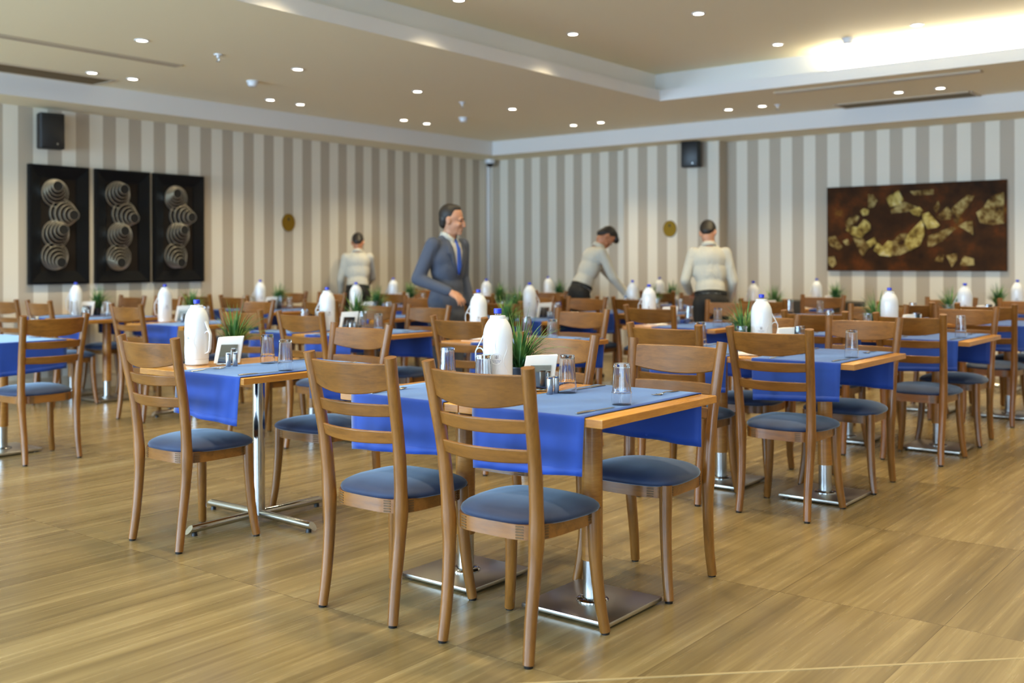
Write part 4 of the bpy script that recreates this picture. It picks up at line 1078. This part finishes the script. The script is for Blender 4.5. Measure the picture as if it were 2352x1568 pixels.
    for s in (-1, 1):
        el, wr = Vector(arms[s][0]), Vector(arms[s][1]); wr2 = el+(wr-el)*(.93 if not jacket else .96)
        pr += [cap(shoulders[s], .054+g*.5, el, .044+g*.5), cap(el, .044+g*.5, wr2, .033+g*.4)]
    top = fuse('jacket' if jacket else 'shirt', pr, 'suit' if jacket else 'shirt', t, .011, 4)
    # collar
    b = MB(); n = 26; cvs = []
    for k in range(n+1):
        a = R(104)+R(332)*k/n; fr_ = max(0, math.sin(a)); fr_ = fr_*fr_
        for (rr, zz) in ((.060, .545), (.062, .572), (.068, .571), (.078, .528)):
            cvs.append(S(rr*math.cos(a), .003+rr*1.08*math.sin(a), zz-.050*fr_))
    b.add(cvs, [(4*k+i, 4*k+i+1, 4*k+5+i, 4*k+4+i) for k in range(n) for i in range(3)])
    q = b.build('collar', 'shirt', t, angle=180); md = q.modifiers.new('thickness', 'SOLIDIFY'); md.thickness = .004
    if jacket:
        fr = B
        shirt = decal('shirt_front', top, [(.525, -.052, .052), (.48, -.058, .058), (.42, -.050, .050), (.36, -.040, .040), (.30, -.028, .028), (.25, -.014, .014), (.225, -.003, .003)], 'shirt', t, .5, off=.004, frame=fr)
        decal('tie', top, [(.522, -.020, .020), (.500, -.014, .014), (.44, -.019, .019), (.36, -.024, .024), (.30, -.025, .025), (.25, -.012, .012), (.228, -.004, .004)], 'tie', t, .5, off=.010, n=6, frame=fr)
        for s in (-1, 1):
            decal('lapel', top, [(.515, s*.055, s*.075), (.45, s*.058, s*.105), (.405, s*.050, s*.118), (.395, s*.048, s*.090), (.32, s*.034, s*.070), (.23, s*.004, s*.020)], 'suit', t, .5, off=.008, n=6, frame=fr)
            wr = Vector(arms[s][1]); el = Vector(arms[s][0]); d = (wr-el).normalized()
            b = MB(); b.tube([wr-d*.035, wr+d*.006], [.034, .033], 16); b.build('cuff', 'shirt', t)
    else:
        b = MB(); b.lathe([(1, -.016), (1.03, -.016), (1.03, .016), (1, .016)], 36)
        b.v = [tuple(S(x*.150, -.002+y*.108, .068+z)) for x, y, z in b.v]; b.build('belt', 'shoe', t)
    if gloves:
        for s in (-1, 1):
            el, wr, hd, pn, cu = arms[s]; wr = Vector(wr); d = (wr-Vector(el)).normalized()
            fuse('glove', hand_prims(wr, hd, pn, s, cu, 1.1)+[cap(wr-d*.05, .034, wr+d*.02, .031)], 'glove', t, .006, 2)
    t.scale = (sc, sc, sc)
    return t
ARM_DOWN = lambda s, y=0: ((s*.205, -.03+y, 1.13), (s*.215, .06+y, .88), (0, .15, -1), (-s, 0, 0), .45)
# man in the suit: turned to the right of the picture, right hand resting in front of him
person((-5.71, 6.42, 0), R(-90), 'person in a grey suit and blue tie standing behind the tables, hand held forward', R(3), R(6), R(28),
       {1: ((.262, -.085, 1.12), (.17, .175, 1.02), (-.25, .80, -.50), (-.25, -.45, -.85), .5), -1: ARM_DOWN(-1, .02)}, 1.0, 'skin', jacket=True)
# waiter by the left wall, seen from behind
person((-9.40, 8.92, 0), R(46), 'person in a white shirt and black trousers, seen from behind by the left wall', R(16), R(34), R(-5),
       {-1: ((-.215, .06, 1.10), (-.215, .20, .87), (0, .4, -1), (1, 0, 0), .4), 1: ((.19, .20, 1.12), (.12, .42, 1.02), (-.2, 1, -.2), (0, -.3, -1), .4)}, .955, 'skin_dark')
# waiter bending over a table with blue gloves
person((-6.35, 9.38, 0), R(-30), 'person in a white shirt bending over a table with blue gloves on', R(26), R(46), R(-8),
       {1: ((.262, .20, 1.09), (.265, .36, .90), (.0, 1, -.5), (0, -.3, -1), .35), -1: ((-.07, .36, 1.08), (.12, .46, .90), (.3, 1, -.45), (0, -.3, -1), .35)}, 1.0, 'skin_dark', gloves=True, hair_len=.012)
# waiter on the right, back to the camera
person((-4.45, 8.6, 0), R(34), 'person in a pale shirt seen from behind to the right of the far gold plaque', R(16), R(40), R(-16),
       {-1: ((-.235, .0, 1.12), (-.17, .20, 1.0), (.4, 1, -.2), (0, -.3, -1), .4), 1: ((.215, .02, 1.11), (.205, .15, .90), (-.2, .8, -.8), (0, -.5, -1), .4)}, .965, 'skin')
